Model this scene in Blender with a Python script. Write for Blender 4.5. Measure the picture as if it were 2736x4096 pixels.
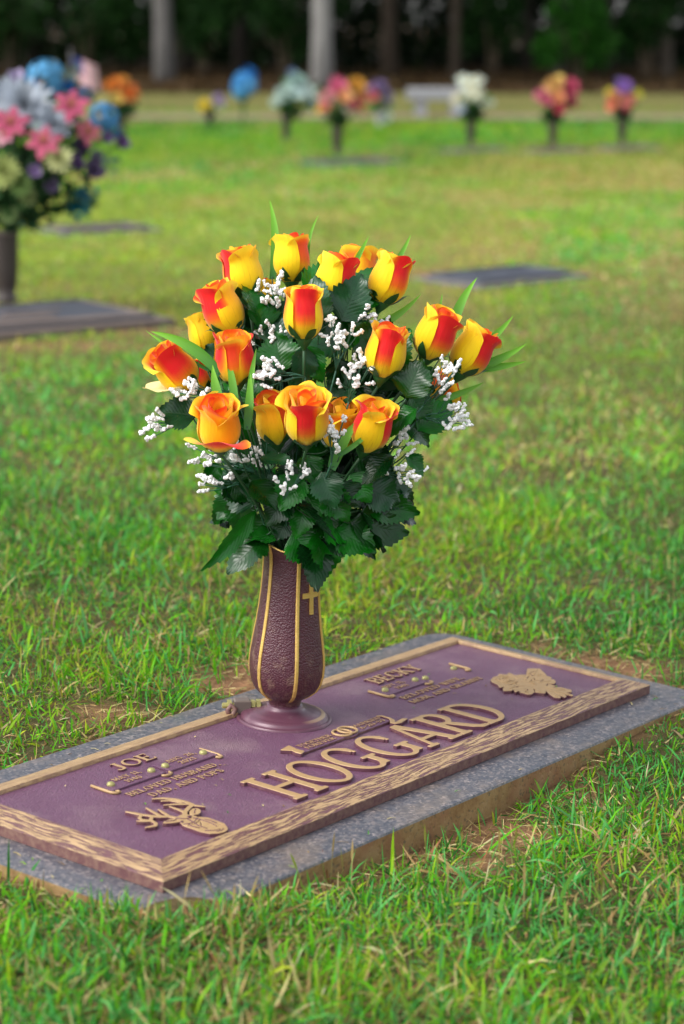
import bpy, math, random
import numpy as np
from mathutils import Vector, Matrix

for o in list(bpy.data.objects):
    bpy.data.objects.remove(o, do_unlink=True)
SC = bpy.context.scene
COL = SC.collection
R = math.radians

# ------------------------------------------------------------------ camera, sky, sun, exposure
F_PX, CX, CY, HORIZON = 9038.0, 1368.0, 2048.0, 77.0      # focal length and centre in units of the 2736x4096 frame
CAM_H = 1.01
PITCH = math.atan((CY - HORIZON) / F_PX)
cam_data = bpy.data.cameras.new("camera")
cam = bpy.data.objects.new("camera", cam_data)
COL.objects.link(cam)
cam_data.sensor_fit = 'VERTICAL'
cam_data.sensor_height = 36.0
cam_data.sensor_width = 24.05
cam_data.lens = F_PX / 4096.0 * 36.0
cam_data.clip_start = 0.05
cam_data.clip_end = 2000.0
cam_data.dof.use_dof = True
cam_data.dof.focus_distance = 3.04
cam_data.dof.aperture_fstop = 3.9
cam.location = (0, 0, CAM_H)
cam.rotation_euler = (R(90) - PITCH, 0, 0)
SC.camera = cam

SUN_DIR = Vector((-0.62, -0.30, 0.78)).normalized()       # towards the sun: high on the left, a little behind the camera
world = bpy.data.worlds.new("World")
SC.world = world
world.use_nodes = True
wn = world.node_tree
wn.nodes.clear()
w_out = wn.nodes.new("ShaderNodeOutputWorld")
w_bg = wn.nodes.new("ShaderNodeBackground")
w_sky = wn.nodes.new("ShaderNodeTexSky")
w_sky.sky_type = 'NISHITA'
w_sky.sun_disc = False
w_sky.sun_elevation = math.asin(SUN_DIR.z)
w_sky.sun_rotation = math.atan2(SUN_DIR.x, SUN_DIR.y)
w_sky.air_density = 1.0
w_sky.dust_density = 3.0
w_sky.ozone_density = 1.0
w_hs = wn.nodes.new("ShaderNodeHueSaturation")
w_hs.inputs['Saturation'].default_value = 0.30           # thin overcast: a paler sky
wn.links.new(w_sky.outputs[0], w_hs.inputs['Color'])
wn.links.new(w_hs.outputs[0], w_bg.inputs['Color'])
w_bg.inputs['Strength'].default_value = 0.15
wn.links.new(w_bg.outputs[0], w_out.inputs['Surface'])

sun_data = bpy.data.lights.new("sun", 'SUN')
sun_data.energy = 0.85
sun_data.angle = R(35)
sun_data.color = (1.0, 0.98, 0.95)
sun = bpy.data.objects.new("sun", sun_data)
COL.objects.link(sun)
sun.location = (-6, -3, 8)
sun.rotation_euler = SUN_DIR.to_track_quat('Z', 'Y').to_euler()

SC.view_settings.view_transform = 'Standard'
SC.view_settings.look = 'None'
SC.view_settings.exposure = 1.2
SC.view_settings.gamma = 1.0
SC.render.engine = 'CYCLES'
SC.cycles.max_bounces = 8
SC.cycles.use_denoising = True

# ------------------------------------------------------------------ small helpers
rng = random.Random(7)
nrg = np.random.default_rng(11)
CAM_M = np.array([[1, 0, 0], [0, -math.sin(PITCH), math.cos(PITCH)], [0, -math.cos(PITCH), -math.sin(PITCH)]])
CAM_P = np.array([0, 0, CAM_H])


def at(px, py, depth):
    """the world point seen at frame position (px, py), depth metres in front of the lens"""
    return CAM_P + CAM_M @ (np.array([(px - CX) / F_PX, (py - CY) / F_PX, 1.0]) * depth)


def on_ground(px, py, z=0.0):
    d = CAM_M @ np.array([(px - CX) / F_PX, (py - CY) / F_PX, 1.0])
    return CAM_P + d * ((z - CAM_H) / d[2])


def lin(r, g, b):
    def f(c):
        c /= 255.0
        return c / 12.92 if c <= 0.04045 else ((c + 0.055) / 1.055) ** 2.4
    return (f(r), f(g), f(b))


def sstep(a, b, x):
    t = np.clip((x - a) / (b - a), 0, 1)
    return t * t * (3 - 2 * t)


def vnoise(x, y, seed=0):
    """smooth value noise on arrays, about 0..1"""
    xi = np.floor(x).astype(np.int64); yi = np.floor(y).astype(np.int64)
    xf = x - xi; yf = y - yi

    def h(a, b):
        n = (a * 374761393 + b * 668265263 + seed * 982451653) & 0x7fffffff
        n = ((n ^ (n >> 13)) * 1274126177) & 0x7fffffff
        return ((n ^ (n >> 16)) & 0xffff) / 65535.0
    u = xf * xf * (3 - 2 * xf); v = yf * yf * (3 - 2 * yf)
    return (h(xi, yi) * (1 - u) + h(xi + 1, yi) * u) * (1 - v) + (h(xi, yi + 1) * (1 - u) + h(xi + 1, yi + 1) * u) * v


def fbm(x, y, seed=0, octaves=3):
    s = 0; a = 0.5; t = 0
    for k in range(octaves):
        s = s + a * vnoise(x * 2 ** k, y * 2 ** k, seed + k); t += a; a *= 0.5
    return s / t


def empty(name, loc=(0, 0, 0), mat=None):
    o = bpy.data.objects.new(name, None)
    o.empty_display_size = 0.05
    COL.objects.link(o)
    if mat is not None:
        o.matrix_world = mat
    else:
        o.location = loc
    return o


def tag(o, label, cat, group=None, kind=None):
    o['label'] = label
    o['category'] = cat
    if group: o['group'] = group
    if kind: o['kind'] = kind
    return o


def link(name, me, parent=None, mat=None):
    o = bpy.data.objects.new(name, me)
    COL.objects.link(o)
    if parent is not None:
        o.parent = parent
    if mat is not None:
        o.matrix_local = mat
    return o


def mesh(name, verts, faces, mats, smooth=True, col=None, mat_index=None, uv=None):
    me = bpy.data.meshes.new(name)
    me.from_pydata([tuple(map(float, v)) for v in verts], [], [tuple(f) for f in faces])
    for m in (mats if isinstance(mats, (list, tuple)) else [mats]):
        me.materials.append(m)
    if smooth:
        me.polygons.foreach_set('use_smooth', [True] * len(me.polygons))
    if mat_index is not None:
        me.polygons.foreach_set('material_index', mat_index)
    if col is not None:
        a = me.color_attributes.new('Col', 'FLOAT_COLOR', 'POINT')
        c = np.ones((len(verts), 4), dtype=np.float32); c[:, :3] = col
        a.data.foreach_set('color', c.ravel())
    if uv is not None:
        l = me.uv_layers.new(name='UVMap')
        vi = np.zeros(len(me.loops), dtype=np.int32); me.loops.foreach_get('vertex_index', vi)
        l.data.foreach_set('uv', np.asarray(uv, dtype=np.float32)[vi].ravel())
    me.update()
    return me


def big_mesh(name, verts, tris, mat, col, smooth=False):
    """a large triangle mesh straight from numpy arrays"""
    me = bpy.data.meshes.new(name)
    n = len(tris)
    me.vertices.add(len(verts)); me.loops.add(n * 3); me.polygons.add(n)
    me.vertices.foreach_set('co', np.ascontiguousarray(verts, dtype=np.float32).ravel())
    me.loops.foreach_set('vertex_index', np.ascontiguousarray(tris, dtype=np.int32).ravel())
    me.polygons.foreach_set('loop_start', np.arange(0, n * 3, 3, dtype=np.int32))
    if smooth:
        me.polygons.foreach_set('use_smooth', np.ones(n, dtype=bool))
    a = me.color_attributes.new('Col', 'FLOAT_COLOR', 'POINT')
    c = np.ones((len(verts), 4), dtype=np.float32); c[:, :3] = col
    a.data.foreach_set('color', c.ravel())
    me.materials.append(mat)
    me.update(calc_edges=True)
    return me


def grid_faces(nu, nv, closed_u=False):
    f = []
    for j in range(nv - 1):
        for i in range(nu if closed_u else nu - 1):
            a = j * nu + i; b = j * nu + (i + 1) % nu
            f.append((a, b, b + nu, a + nu))
    return f


def tube(path, radii, n=6, cap=True):
    path = [np.asarray(p, float) for p in path]
    V = []
    k = len(path)
    prev = None
    for i, p in enumerate(path):
        t = path[min(i + 1, k - 1)] - path[max(i - 1, 0)]
        t = t / (np.linalg.norm(t) + 1e-12)
        if prev is None:
            up = np.array([0, 0, 1.0]) if abs(t[2]) < 0.9 else np.array([1.0, 0, 0])
            a = np.cross(t, up)
        else:
            a = prev - t * (prev @ t)
        a /= np.linalg.norm(a) + 1e-12
        prev = a
        b = np.cross(t, a)
        r = radii[i] if hasattr(radii, '__len__') else radii
        for m in range(n):
            w = 2 * math.pi * m / n
            V.append(p + r * (math.cos(w) * a + math.sin(w) * b))
    Fc = grid_faces(n, k, True)
    if cap:
        Fc.append(tuple(range(n))[::-1]); Fc.append(tuple((k - 1) * n + m for m in range(n)))
    return V, Fc


class Build:
    """collects pieces into one mesh"""
    def __init__(self): self.v, self.f, self.c = [], [], []

    def add(self, V, Fc, col=None):
        o = len(self.v)
        self.v += list(V); self.f += [tuple(i + o for i in f) for f in Fc]
        self.c += [col if col is not None else (1, 1, 1)] * len(V) if (col is None or np.ndim(col) == 1) else list(col)
        return self

    def mesh(self, name, mats, smooth=True, use_col=False, off=(0, 0, 0)):
        return mesh(name, np.asarray(self.v) - np.asarray(off), self.f, mats, smooth, np.array(self.c) if use_col else None)


def bez(p0, p1, p2, n=10):
    p0, p1, p2 = map(lambda p: np.asarray(p, float), (p0, p1, p2))
    return [(1 - t) ** 2 * p0 + 2 * t * (1 - t) * p1 + t * t * p2 for t in np.linspace(0, 1, n)]


def box(x0, x1, y0, y1, z0, z1, bev=0.0):
    if bev <= 0:
        V = [(x, y, z) for z in (z0, z1) for y in (y0, y1) for x in (x0, x1)]
        return V, [(0, 2, 3, 1), (4, 5, 7, 6), (0, 1, 5, 4), (1, 3, 7, 5), (3, 2, 6, 7), (2, 0, 4, 6)]
    b = bev
    def ring(z, i): return [(x0 + i, y0 + i, z), (x1 - i, y0 + i, z), (x1 - i, y1 - i, z), (x0 + i, y1 - i, z)]
    V = ring(z0, b) + ring(z0 + b, 0) + ring(z1 - b, 0) + ring(z1, b)
    Fc = [(3, 2, 1, 0), (12, 13, 14, 15)]
    for k in range(3):
        for i in range(4):
            Fc.append((k * 4 + i, k * 4 + (i + 1) % 4, k * 4 + 4 + (i + 1) % 4, k * 4 + 4 + i))
    return V, Fc


# ------------------------------------------------------------------ materials
class NT:
    def __init__(self, name):
        self.m = bpy.data.materials.new(name); self.m.use_nodes = True
        self.t = self.m.node_tree; self.t.nodes.clear()
        self.out = self.n('ShaderNodeOutputMaterial')

    def n(self, typ, **kw):
        nd = self.t.nodes.new(typ)
        for k, v in kw.items():
            if k in nd.inputs.keys() if hasattr(nd.inputs, 'keys') else False:
                self.set(nd, k, v)
            else:
                setattr(nd, k, v)
        return nd

    def set(self, nd, k, v):
        if isinstance(v, bpy.types.NodeSocket): self.t.links.new(v, nd.inputs[k])
        else:
            if isinstance(v, tuple) and len(v) == 3 and nd.inputs[k].type == 'RGBA': v = v + (1,)
            nd.inputs[k].default_value = v

    def coord(self, kind='Object'): return self.n('ShaderNodeTexCoord').outputs[kind]

    def mapping(self, vec, scale=(1, 1, 1), loc=(0, 0, 0)):
        nd = self.n('ShaderNodeMapping'); self.set(nd, 'Vector', vec)
        nd.inputs['Scale'].default_value = scale; nd.inputs['Location'].default_value = loc
        return nd.outputs[0]

    def noise(self, vec, scale, detail=3.0, rough=0.5, dist=0.0, out='Fac'):
        nd = self.n('ShaderNodeTexNoise'); self.set(nd, 'Vector', vec)
        nd.inputs['Scale'].default_value = scale; nd.inputs['Detail'].default_value = detail
        nd.inputs['Roughness'].default_value = rough; nd.inputs['Distortion'].default_value = dist
        return nd.outputs[out]

    def voro(self, vec, scale, feature='F1', out='Distance'):
        nd = self.n('ShaderNodeTexVoronoi'); nd.feature = feature; self.set(nd, 'Vector', vec)
        nd.inputs['Scale'].default_value = scale
        return nd.outputs[out]

    def ramp(self, fac, stops, interp='LINEAR'):
        nd = self.n('ShaderNodeValToRGB'); self.set(nd, 'Fac', fac)
        nd.color_ramp.interpolation = interp
        while len(nd.color_ramp.elements) < len(stops): nd.color_ramp.elements.new(0.5)
        for e, (p, c) in zip(nd.color_ramp.elements, stops):
            e.position = p
            e.color = (c, c, c, 1) if not hasattr(c, '__len__') else tuple(c) + (1,)
        return nd.outputs['Color']

    def mix(self, fac, a, b, blend='MIX'):
        nd = self.n('ShaderNodeMix'); nd.data_type = 'RGBA'; nd.blend_type = blend
        for k, v in ((0, fac), (6, a), (7, b)):
            if isinstance(v, bpy.types.NodeSocket): self.t.links.new(v, nd.inputs[k])
            else: nd.inputs[k].default_value = v if k == 0 else tuple(v) + (1,)
        return nd.outputs[2]

    def math(self, op, a, b=0.0):
        nd = self.n('ShaderNodeMath'); nd.operation = op
        for k, v in ((0, a), (1, b)):
            if isinstance(v, bpy.types.NodeSocket): self.t.links.new(v, nd.inputs[k])
            else: nd.inputs[k].default_value = v
        return nd.outputs[0]

    def bump(self, height, strength=0.5, dist=0.001, normal=None):
        nd = self.n('ShaderNodeBump'); self.set(nd, 'Height', height)
        nd.inputs['Strength'].default_value = strength; nd.inputs['Distance'].default_value = dist
        if normal is not None: self.set(nd, 'Normal', normal)
        return nd.outputs[0]

    def attr(self, name='Col'):
        nd = self.n('ShaderNodeAttribute'); nd.attribute_name = name
        return nd.outputs['Color']

    def bsdf(self, color, rough=0.5, metallic=0.0, normal=None, spec=0.5, **kw):
        nd = self.n('ShaderNodeBsdfPrincipled')
        self.set(nd, 'Base Color', color if isinstance(color, bpy.types.NodeSocket) else tuple(color))
        self.set(nd, 'Roughness', rough); self.set(nd, 'Metallic', metallic)
        self.set(nd, 'Specular IOR Level', spec)
        if normal is not None: self.set(nd, 'Normal', normal)
        for k, v in kw.items(): self.set(nd, k.replace('_', ' '), v)
        return nd.outputs[0]

    def done(self, sh):
        self.t.links.new(sh, self.out.inputs['Surface']); return self.m


def leafy(name, color_fn, rough=0.5, spec=0.4, trans=0.3, bump_fn=None):
    """thin-sheet material: reflects and lets some light through"""
    t = NT(name)
    c = color_fn(t)
    nrm = bump_fn(t) if bump_fn else None
    b = t.bsdf(c, rough, 0, nrm, spec)
    if trans <= 0: return t.done(b)
    tr = t.n('ShaderNodeBsdfTranslucent'); t.set(tr, 'Color', c)
    mx = t.n('ShaderNodeMixShader'); mx.inputs[0].default_value = trans
    t.t.links.new(b, mx.inputs[1]); t.t.links.new(tr.outputs[0], mx.inputs[2])
    return t.done(mx.outputs[0])


def plain(name, color, rough=0.5, metallic=0.0, spec=0.5, var=0.15, scale=30.0, bump=0.0, bdist=0.002):
    t = NT(name)
    co = t.coord()
    nz = t.noise(co, scale, 4)
    c = t.mix(nz, tuple(x * (1 - var) for x in color), tuple(min(1, x * (1 + var)) for x in color))
    nrm = t.bump(nz, bump, bdist) if bump else None
    return t.done(t.bsdf(c, rough, metallic, nrm, spec))


M = {}
TAN = (0.56, 0.38, 0.19)
PURPLE = (0.125, 0.042, 0.085)


def build_materials():
    # ---- bronze plaque: painted leathery field
    t = NT('bronze_field'); co = t.coord()
    fine = t.noise(t.mapping(co, (1, 1.35, 1)), 190, 3, 0.6, 1.4)
    blotch = t.noise(co, 9, 4, 0.6)
    dust = t.ramp(t.noise(co, 5.5, 5, 0.65), [(0.50, 0.0), (0.72, 1.0)])
    c = t.mix(blotch, (0.098, 0.029, 0.066), (0.148, 0.060, 0.118))
    c = t.mix(t.math('MULTIPLY', dust, 0.42), c, (0.36, 0.26, 0.25))
    c = t.mix(t.ramp(t.noise(co, 420, 2, 0.6), [(0.66, 0.0), (0.74, 0.5)]), c, (0.40, 0.30, 0.24))
    rg = t.math('ADD', t.math('MULTIPLY', blotch, 0.22), 0.30)
    M['field'] = t.done(t.bsdf(c, rg, 0.0, t.bump(fine, 1.0, 0.0030), 0.70))
    # ---- plaque sides and letter sides
    for key, ca, cb, lo in (('side', (0.115, 0.048, 0.050), (0.24, 0.145, 0.105), 0.40), ('letter_side', (0.098, 0.034, 0.052), (0.22, 0.125, 0.085), 0.52)):
        t = NT('bronze_' + key); co = t.coord()
        nz = t.noise(co, 90, 4, 0.7)
        c = t.mix(t.ramp(nz, [(lo, 0.0), (0.78, 1.0)]), ca, cb)
        M[key] = t.done(t.bsdf(c, 0.5, 0.0, t.bump(nz, 0.3, 0.0008), 0.4))
    # ---- rubbed tops
    t = NT('rubbed_bronze'); co = t.coord()
    nz = t.noise(t.mapping(co, (1, 6, 1)), 70, 4, 0.6)
    c = t.mix(nz, (0.31, 0.190, 0.082), (0.45, 0.295, 0.140))
    M['tan'] = t.done(t.bsdf(c, 0.46, 0.12, t.bump(nz, 0.12, 0.0005), 0.5))
    # ---- wood grain border, uv in metres
    t = NT('wood_grain_bronze'); uv = t.coord('UV')
    warp = t.noise(t.mapping(uv, (9, 18, 1)), 1.0, 2, 0.5)
    wv = t.n('ShaderNodeVectorMath'); wv.operation = 'ADD'
    cmb = t.n('ShaderNodeCombineXYZ'); t.set(cmb, 'Y', t.math('MULTIPLY', warp, 0.018))
    t.t.links.new(uv, wv.inputs[0]); t.t.links.new(cmb.outputs[0], wv.inputs[1])
    g1 = t.noise(t.mapping(wv.outputs[0], (20, 330, 1)), 1.0, 2.0, 0.5, 0.25)
    g2 = t.noise(t.mapping(wv.outputs[0], (50, 760, 1)), 1.0, 3.0, 0.6, 0.4)
    g3 = t.noise(t.mapping(uv, (300, 900, 1)), 1.0, 2.0, 0.5)
    g = t.math('ADD', t.math('ADD', t.math('MULTIPLY', g1, 0.50), t.math('MULTIPLY', g2, 0.40)), t.math('MULTIPLY', g3, 0.10))
    k = t.ramp(g, [(0.465, 0.0), (0.515, 1.0)])
    tn = t.mix(t.noise(uv, 40, 3), (0.33, 0.205, 0.098), (0.49, 0.330, 0.170))
    nrm = t.bump(k, 0.8, 0.0016)
    M['grain'] = t.done(t.bsdf(t.mix(k, (0.135, 0.056, 0.062), tn), 0.45, 0.08, nrm, 0.5))
    M['grain_worn'] = M['grain'].copy(); M['grain_worn'].name = 'wood_grain_bronze_worn'      # back rails: the paint nearly rubbed off
    for nd in M['grain_worn'].node_tree.nodes:
        if nd.type == 'VALTORGB': nd.color_ramp.elements[0].color = (0.62, 0.62, 0.62, 1)
    # ---- granite
    t = NT('granite_top'); co = t.coord()
    v1 = t.voro(co, 290, out='Color')
    sp = t.n('ShaderNodeSeparateColor'); t.set(sp, 'Color', v1)
    speck = t.ramp(sp.outputs[0], [(0.0, (0.030, 0.033, 0.044)), (0.4, (0.062, 0.068, 0.088)), (0.72, (0.145, 0.138, 0.140)), (1.0, (0.30, 0.25, 0.235))])
    big = t.noise(co, 75, 5, 0.75)
    c = t.mix(t.ramp(big, [(0.36, 0.0), (0.62, 1.0)]), (0.062, 0.066, 0.082), speck)
    c = t.mix(t.ramp(t.noise(t.mapping(co, (1, 1, 1), (3, 1, 0)), 95, 4, 0.7), [(0.52, 0.0), (0.68, 0.7)]), c, (0.175, 0.148, 0.145))
    dirt = t.ramp(t.noise(co, 7, 5, 0.7), [(0.52, 0.0), (0.8, 0.5)])
    c = t.mix(dirt, c, (0.30, 0.215, 0.135))
    M['granite'] = t.done(t.bsdf(c, t.math('ADD', t.math('MULTIPLY', big, 0.25), 0.20), 0.0, t.bump(big, 0.05, 0.0005), 0.5))
    t = NT('granite_side_soiled'); co = t.coord()
    nz = t.noise(co, 26, 6, 0.7)
    pit = t.ramp(t.voro(co, 120), [(0.0, 0.0), (0.35, 1.0)])
    c = t.ramp(nz, [(0.3, (0.20, 0.105, 0.045)), (0.5, (0.30, 0.19, 0.085)), (0.7, (0.36, 0.245, 0.125))])
    c = t.mix(t.ramp(t.noise(co, 9, 4, 0.6), [(0.5, 0.0), (0.68, 0.75)]), c, (0.27, 0.125, 0.07))
    c = t.mix(t.ramp(t.noise(co, 160, 2, 0.5), [(0.6, 0.0), (0.7, 0.7)]), c, (0.10, 0.085, 0.06))
    M['granite_side'] = t.done(t.bsdf(c, 0.9, 0.0, t.bump(t.mix(0.5, pit, nz), 0.6, 0.003), 0.2))
    # ---- vase
    t = NT('vase_pebbled'); co = t.coord()
    vd = t.voro(t.mapping(co, (1, 1, 1.0)), 400, 'F1')
    hgt = t.math('SUBTRACT', 1.0, vd)
    mottle = t.ramp(t.noise(co, 60, 5, 0.7), [(0.50, 0.0), (0.72, 1.0)])
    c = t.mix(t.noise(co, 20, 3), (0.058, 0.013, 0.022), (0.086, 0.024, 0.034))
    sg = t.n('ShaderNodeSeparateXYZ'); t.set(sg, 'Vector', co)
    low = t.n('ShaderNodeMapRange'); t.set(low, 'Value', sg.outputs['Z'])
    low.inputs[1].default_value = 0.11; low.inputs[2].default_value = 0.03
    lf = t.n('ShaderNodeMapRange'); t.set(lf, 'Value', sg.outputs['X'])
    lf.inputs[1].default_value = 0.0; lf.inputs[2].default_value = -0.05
    pale_low_left = t.math('MULTIPLY', mottle, t.math('MINIMUM', 0.55, t.math('ADD', t.math('MULTIPLY', low.outputs[0], 0.45), t.math('MULTIPLY', lf.outputs[0], 0.4))))  # paler mottling, stronger towards the foot and the left side
    c = t.mix(pale_low_left, c, (0.36, 0.25, 0.16))
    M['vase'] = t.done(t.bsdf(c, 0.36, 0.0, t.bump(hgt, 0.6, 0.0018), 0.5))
    t = NT('vase_ring_bronze'); co = t.coord()
    nz = t.noise(co, 30, 5, 0.65)
    c = t.mix(nz, (0.078, 0.024, 0.042), (0.125, 0.050, 0.075))
    ln = t.n('ShaderNodeVectorMath'); ln.operation = 'LENGTH'
    mp = t.mapping(co, (1, 1, 0)); t.t.links.new(mp, ln.inputs[0])
    band = t.ramp(t.math('MULTIPLY', ln.outputs['Value'], 10.0), [(0.515, 0.0), (0.53, 1.0), (0.572, 1.0), (0.585, 0.0)])
    sx = t.n('ShaderNodeSeparateXYZ'); t.set(sx, 'Vector', co)
    ang = t.ramp(t.math('ADD', t.math('MULTIPLY', sx.outputs['X'], 9.0), 0.35), [(0.15, 0.0), (0.45, 0.9)])
    c = t.mix(t.math('MULTIPLY', band, ang), c, (0.40, 0.26, 0.13))
    c = t.mix(t.ramp(nz, [(0.55, 0.0), (0.8, 0.4)]), c, (0.36, 0.27, 0.26))
    M['ring'] = t.done(t.bsdf(c, 0.36, 0.1, t.bump(nz, 0.15, 0.001), 0.55))
    t = NT('gold_rib'); co = t.coord()
    nz = t.noise(t.mapping(co, (1, 1, 14)), 60, 3)
    c = t.mix(nz, (0.60, 0.36, 0.075), (0.86, 0.60, 0.20))
    M['gold'] = t.done(t.bsdf(c, 0.36, 0.55, t.bump(nz, 0.2, 0.0004), 0.5))
    M['vase_in'] = plain('vase_inside', (0.03, 0.02, 0.018), 0.8)
    M['rivet'] = plain('olive_brass_rivet', (0.33, 0.30, 0.11), 0.42, 0.3, var=0.3, scale=120)
    # ---- artificial flowers
    t = NT('rose_petal'); c = t.attr()
    uv = t.coord('UV')
    vein = t.noise(t.mapping(uv, (26, 2.2, 1)), 1.0, 4, 0.65, 0.8)
    vk = t.ramp(vein, [(0.56, 0.0), (0.62, 1.0)])
    sv = t.n('ShaderNodeSeparateXYZ'); t.set(sv, 'Vector', uv)
    c2 = t.mix(t.math('MULTIPLY', vk, t.ramp(sv.outputs['Y'], [(0.0, 0.42), (0.6, 0.10)])), c, (0.40, 0.10, 0.01))
    b = t.bsdf(c2, 0.62, 0.0, t.bump(t.noise(t.mapping(uv, (14, 3, 1)), 1.0, 4), 0.45, 0.0020), 0.2, Sheen_Weight=0.2)
    tr = t.n('ShaderNodeBsdfTranslucent'); t.set(tr, 'Color', c2)
    mx = t.n('ShaderNodeMixShader'); mx.inputs[0].default_value = 0.22
    t.t.links.new(b, mx.inputs[1]); t.t.links.new(tr.outputs[0], mx.inputs[2])
    M['petal'] = t.done(mx.outputs[0])

    def leafcol(t):
        uv = t.coord('UV'); a = t.attr()
        n1 = t.noise(t.coord(), 45, 3)
        return t.mix(1.0, a, t.ramp(n1, [(0.3, 0.75), (0.7, 1.2)]), 'MULTIPLY')

    def leafbump(t):
        uv = t.coord('UV')
        # side veins slanting forward from the midrib
        sx = t.n('ShaderNodeSeparateXYZ'); t.set(sx, 'Vector', uv)
        au = t.math('ABSOLUTE', sx.outputs['X'])
        ph = t.math('SUBTRACT', t.math('MULTIPLY', sx.outputs['Y'], 36.0), t.math('MULTIPLY', au, 11.0))
        w = t.math('ABSOLUTE', t.math('SINE', ph))
        mid = t.ramp(au, [(0.0, 0.0), (0.09, 1.0)])
        h = t.math('MULTIPLY', t.math('POWER', w, 0.5), mid)
        return t.bump(h, 0.20, 0.0014)
    M['leaf'] = leafy('rose_leaf', leafcol, 0.25, 0.36, 0.10, leafbump)
    M['stem'] = plain('green_plastic_stem', (0.018, 0.072, 0.022), 0.5, var=0.3)
    M['spraystem'] = plain('blue_green_plastic_stem', (0.035, 0.13, 0.075), 0.5, var=0.3)
    M['sepal'] = plain('dark_green_sepal', (0.014, 0.085, 0.016), 0.5, var=0.35, scale=60)
    M['blade'] = leafy('artificial_grass_blade', lambda t: t.mix(t.noise(t.mapping(t.coord('UV'), (24, 0.5, 1)), 1.0, 2), t.attr(), t.mix(1.0, t.attr(), (0.5, 0.62, 0.5), 'MULTIPLY')), 0.42, 0.45, 0.25)
    t = NT('white_foam_buds'); co = t.coord()
    nz = t.voro(co, 900)
    M['foam'] = t.done(t.bsdf((0.90, 0.90, 0.88), 0.85, 0.0, t.bump(nz, 0.5, 0.0012), 0.3, Subsurface_Weight=0.0))
    t = NT('fabric_flower')
    M['flower'] = leafy('fabric_flower', lambda t: t.mix(t.noise(t.coord(), 60, 2), t.attr(), t.mix(1.0, t.attr(), (0.72, 0.72, 0.72), 'MULTIPLY')), 0.7, 0.25, 0.2)
    M['foliage'] = leafy('vertex_foliage', lambda t: t.attr(), 0.7, 0.12, 0.2)
    # ---- lawn
    M['grass'] = leafy('grass_blades', lambda t: t.attr(), 0.55, 0.14, 0.40)
    M['straw'] = leafy('dry_straw', lambda t: t.attr(), 0.7, 0.25, 0.1)
    t = NT('ground_soil_and_turf'); co = t.coord(); a = t.attr()
    n1 = t.noise(co, 55, 6, 0.7); n2 = t.noise(co, 260, 3, 0.6)
    c = t.mix(1.0, a, t.ramp(n1, [(0.3, 0.62), (0.7, 1.35)]), 'MULTIPLY')
    c = t.mix(1.0, c, t.ramp(n2, [(0.3, 0.75), (0.7, 1.25)]), 'MULTIPLY')
    M['ground'] = t.done(t.bsdf(c, 0.95, 0.0, t.bump(t.mix(0.4, n1, n2), 0.8, 0.012), 0.15))
    M['path'] = plain('pale_path', (0.20, 0.150, 0.100), 0.9, spec=0.2, var=0.12, scale=3.0)
    M['bench'] = plain('pale_granite_bench', (0.23, 0.235, 0.25), 0.6, var=0.2, scale=60)
    M['darkbronze'] = plain('dark_bronze', (0.045, 0.034, 0.029), 0.45, 0.2, var=0.3, scale=25)
    M['slate'] = plain('blue_grey_bronze_plate', (0.050, 0.055, 0.072), 0.42, var=0.25, scale=12)
    M['slatetan'] = plain('weathered_bronze_border', (0.125, 0.095, 0.08), 0.5, var=0.35, scale=18)
    M['paleslab'] = plain('weathered_pale_granite', (0.125, 0.115, 0.108), 0.6, var=0.3, scale=25)
    t = NT('bark'); co = t.coord()
    nz = t.noise(t.mapping(co, (1, 1, 0.16)), 16, 5, 0.7)
    oi = t.n('ShaderNodeObjectInfo')
    c = t.mix(1.0, oi.outputs['Color'], t.ramp(nz, [(0.3, 0.55), (0.7, 1.15)]), 'MULTIPLY')
    M['bark'] = t.done(t.bsdf(c, 0.9, 0.0, t.bump(nz, 0.8, 0.03), 0.2))


build_materials()

# ------------------------------------------------------------------ the marker's frame (origin: near corner of the plaque's rim)
MK_R = np.array([[0.60061335, -0.79788369, 0.05143164], [-0.13926907, -0.1677453, -0.97594346], [0.78731679, 0.57900184, -0.21187058]])
MK_T = np.array([-0.20284491, 0.41970332, 2.56301364])
MKW_R = CAM_M @ MK_R
MKW_T = CAM_P + CAM_M @ MK_T
MK_MAT = Matrix.Translation(Vector(MKW_T)) @ Matrix([list(r) for r in MKW_R]).to_4x4()
PL, PD = 1.12, 0.366                                      # plaque length and depth
GX0, GX1, GY0, GY1 = -0.058, 1.185, -0.066, 0.436          # granite footprint
GZ = -0.014                                               # granite top, below the plaque's rim


def to_marker(x, y):
    """plan position -> marker coordinates on the granite's top plane and that plane's height"""
    n = MKW_R[:, 2]
    p0 = MKW_T + n * GZ
    z = p0[2] - (n[0] * (x - p0[0]) + n[1] * (y - p0[1])) / n[2]
    dx, dy, dz = x - MKW_T[0], y - MKW_T[1], z - MKW_T[2]
    u = dx * MKW_R[0, 0] + dy * MKW_R[1, 0] + dz * MKW_R[2, 0]
    v = dx * MKW_R[0, 1] + dy * MKW_R[1, 1] + dz * MKW_R[2, 1]
    return u, v, z


BARE = []      # (x, y, along, across, angle, strength) bare earth patches


def patch(px, py, sx, sy, k=1.0):
    p = on_ground(px, py)
    BARE.append((p[0], p[1], sx, sy, k))


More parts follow.
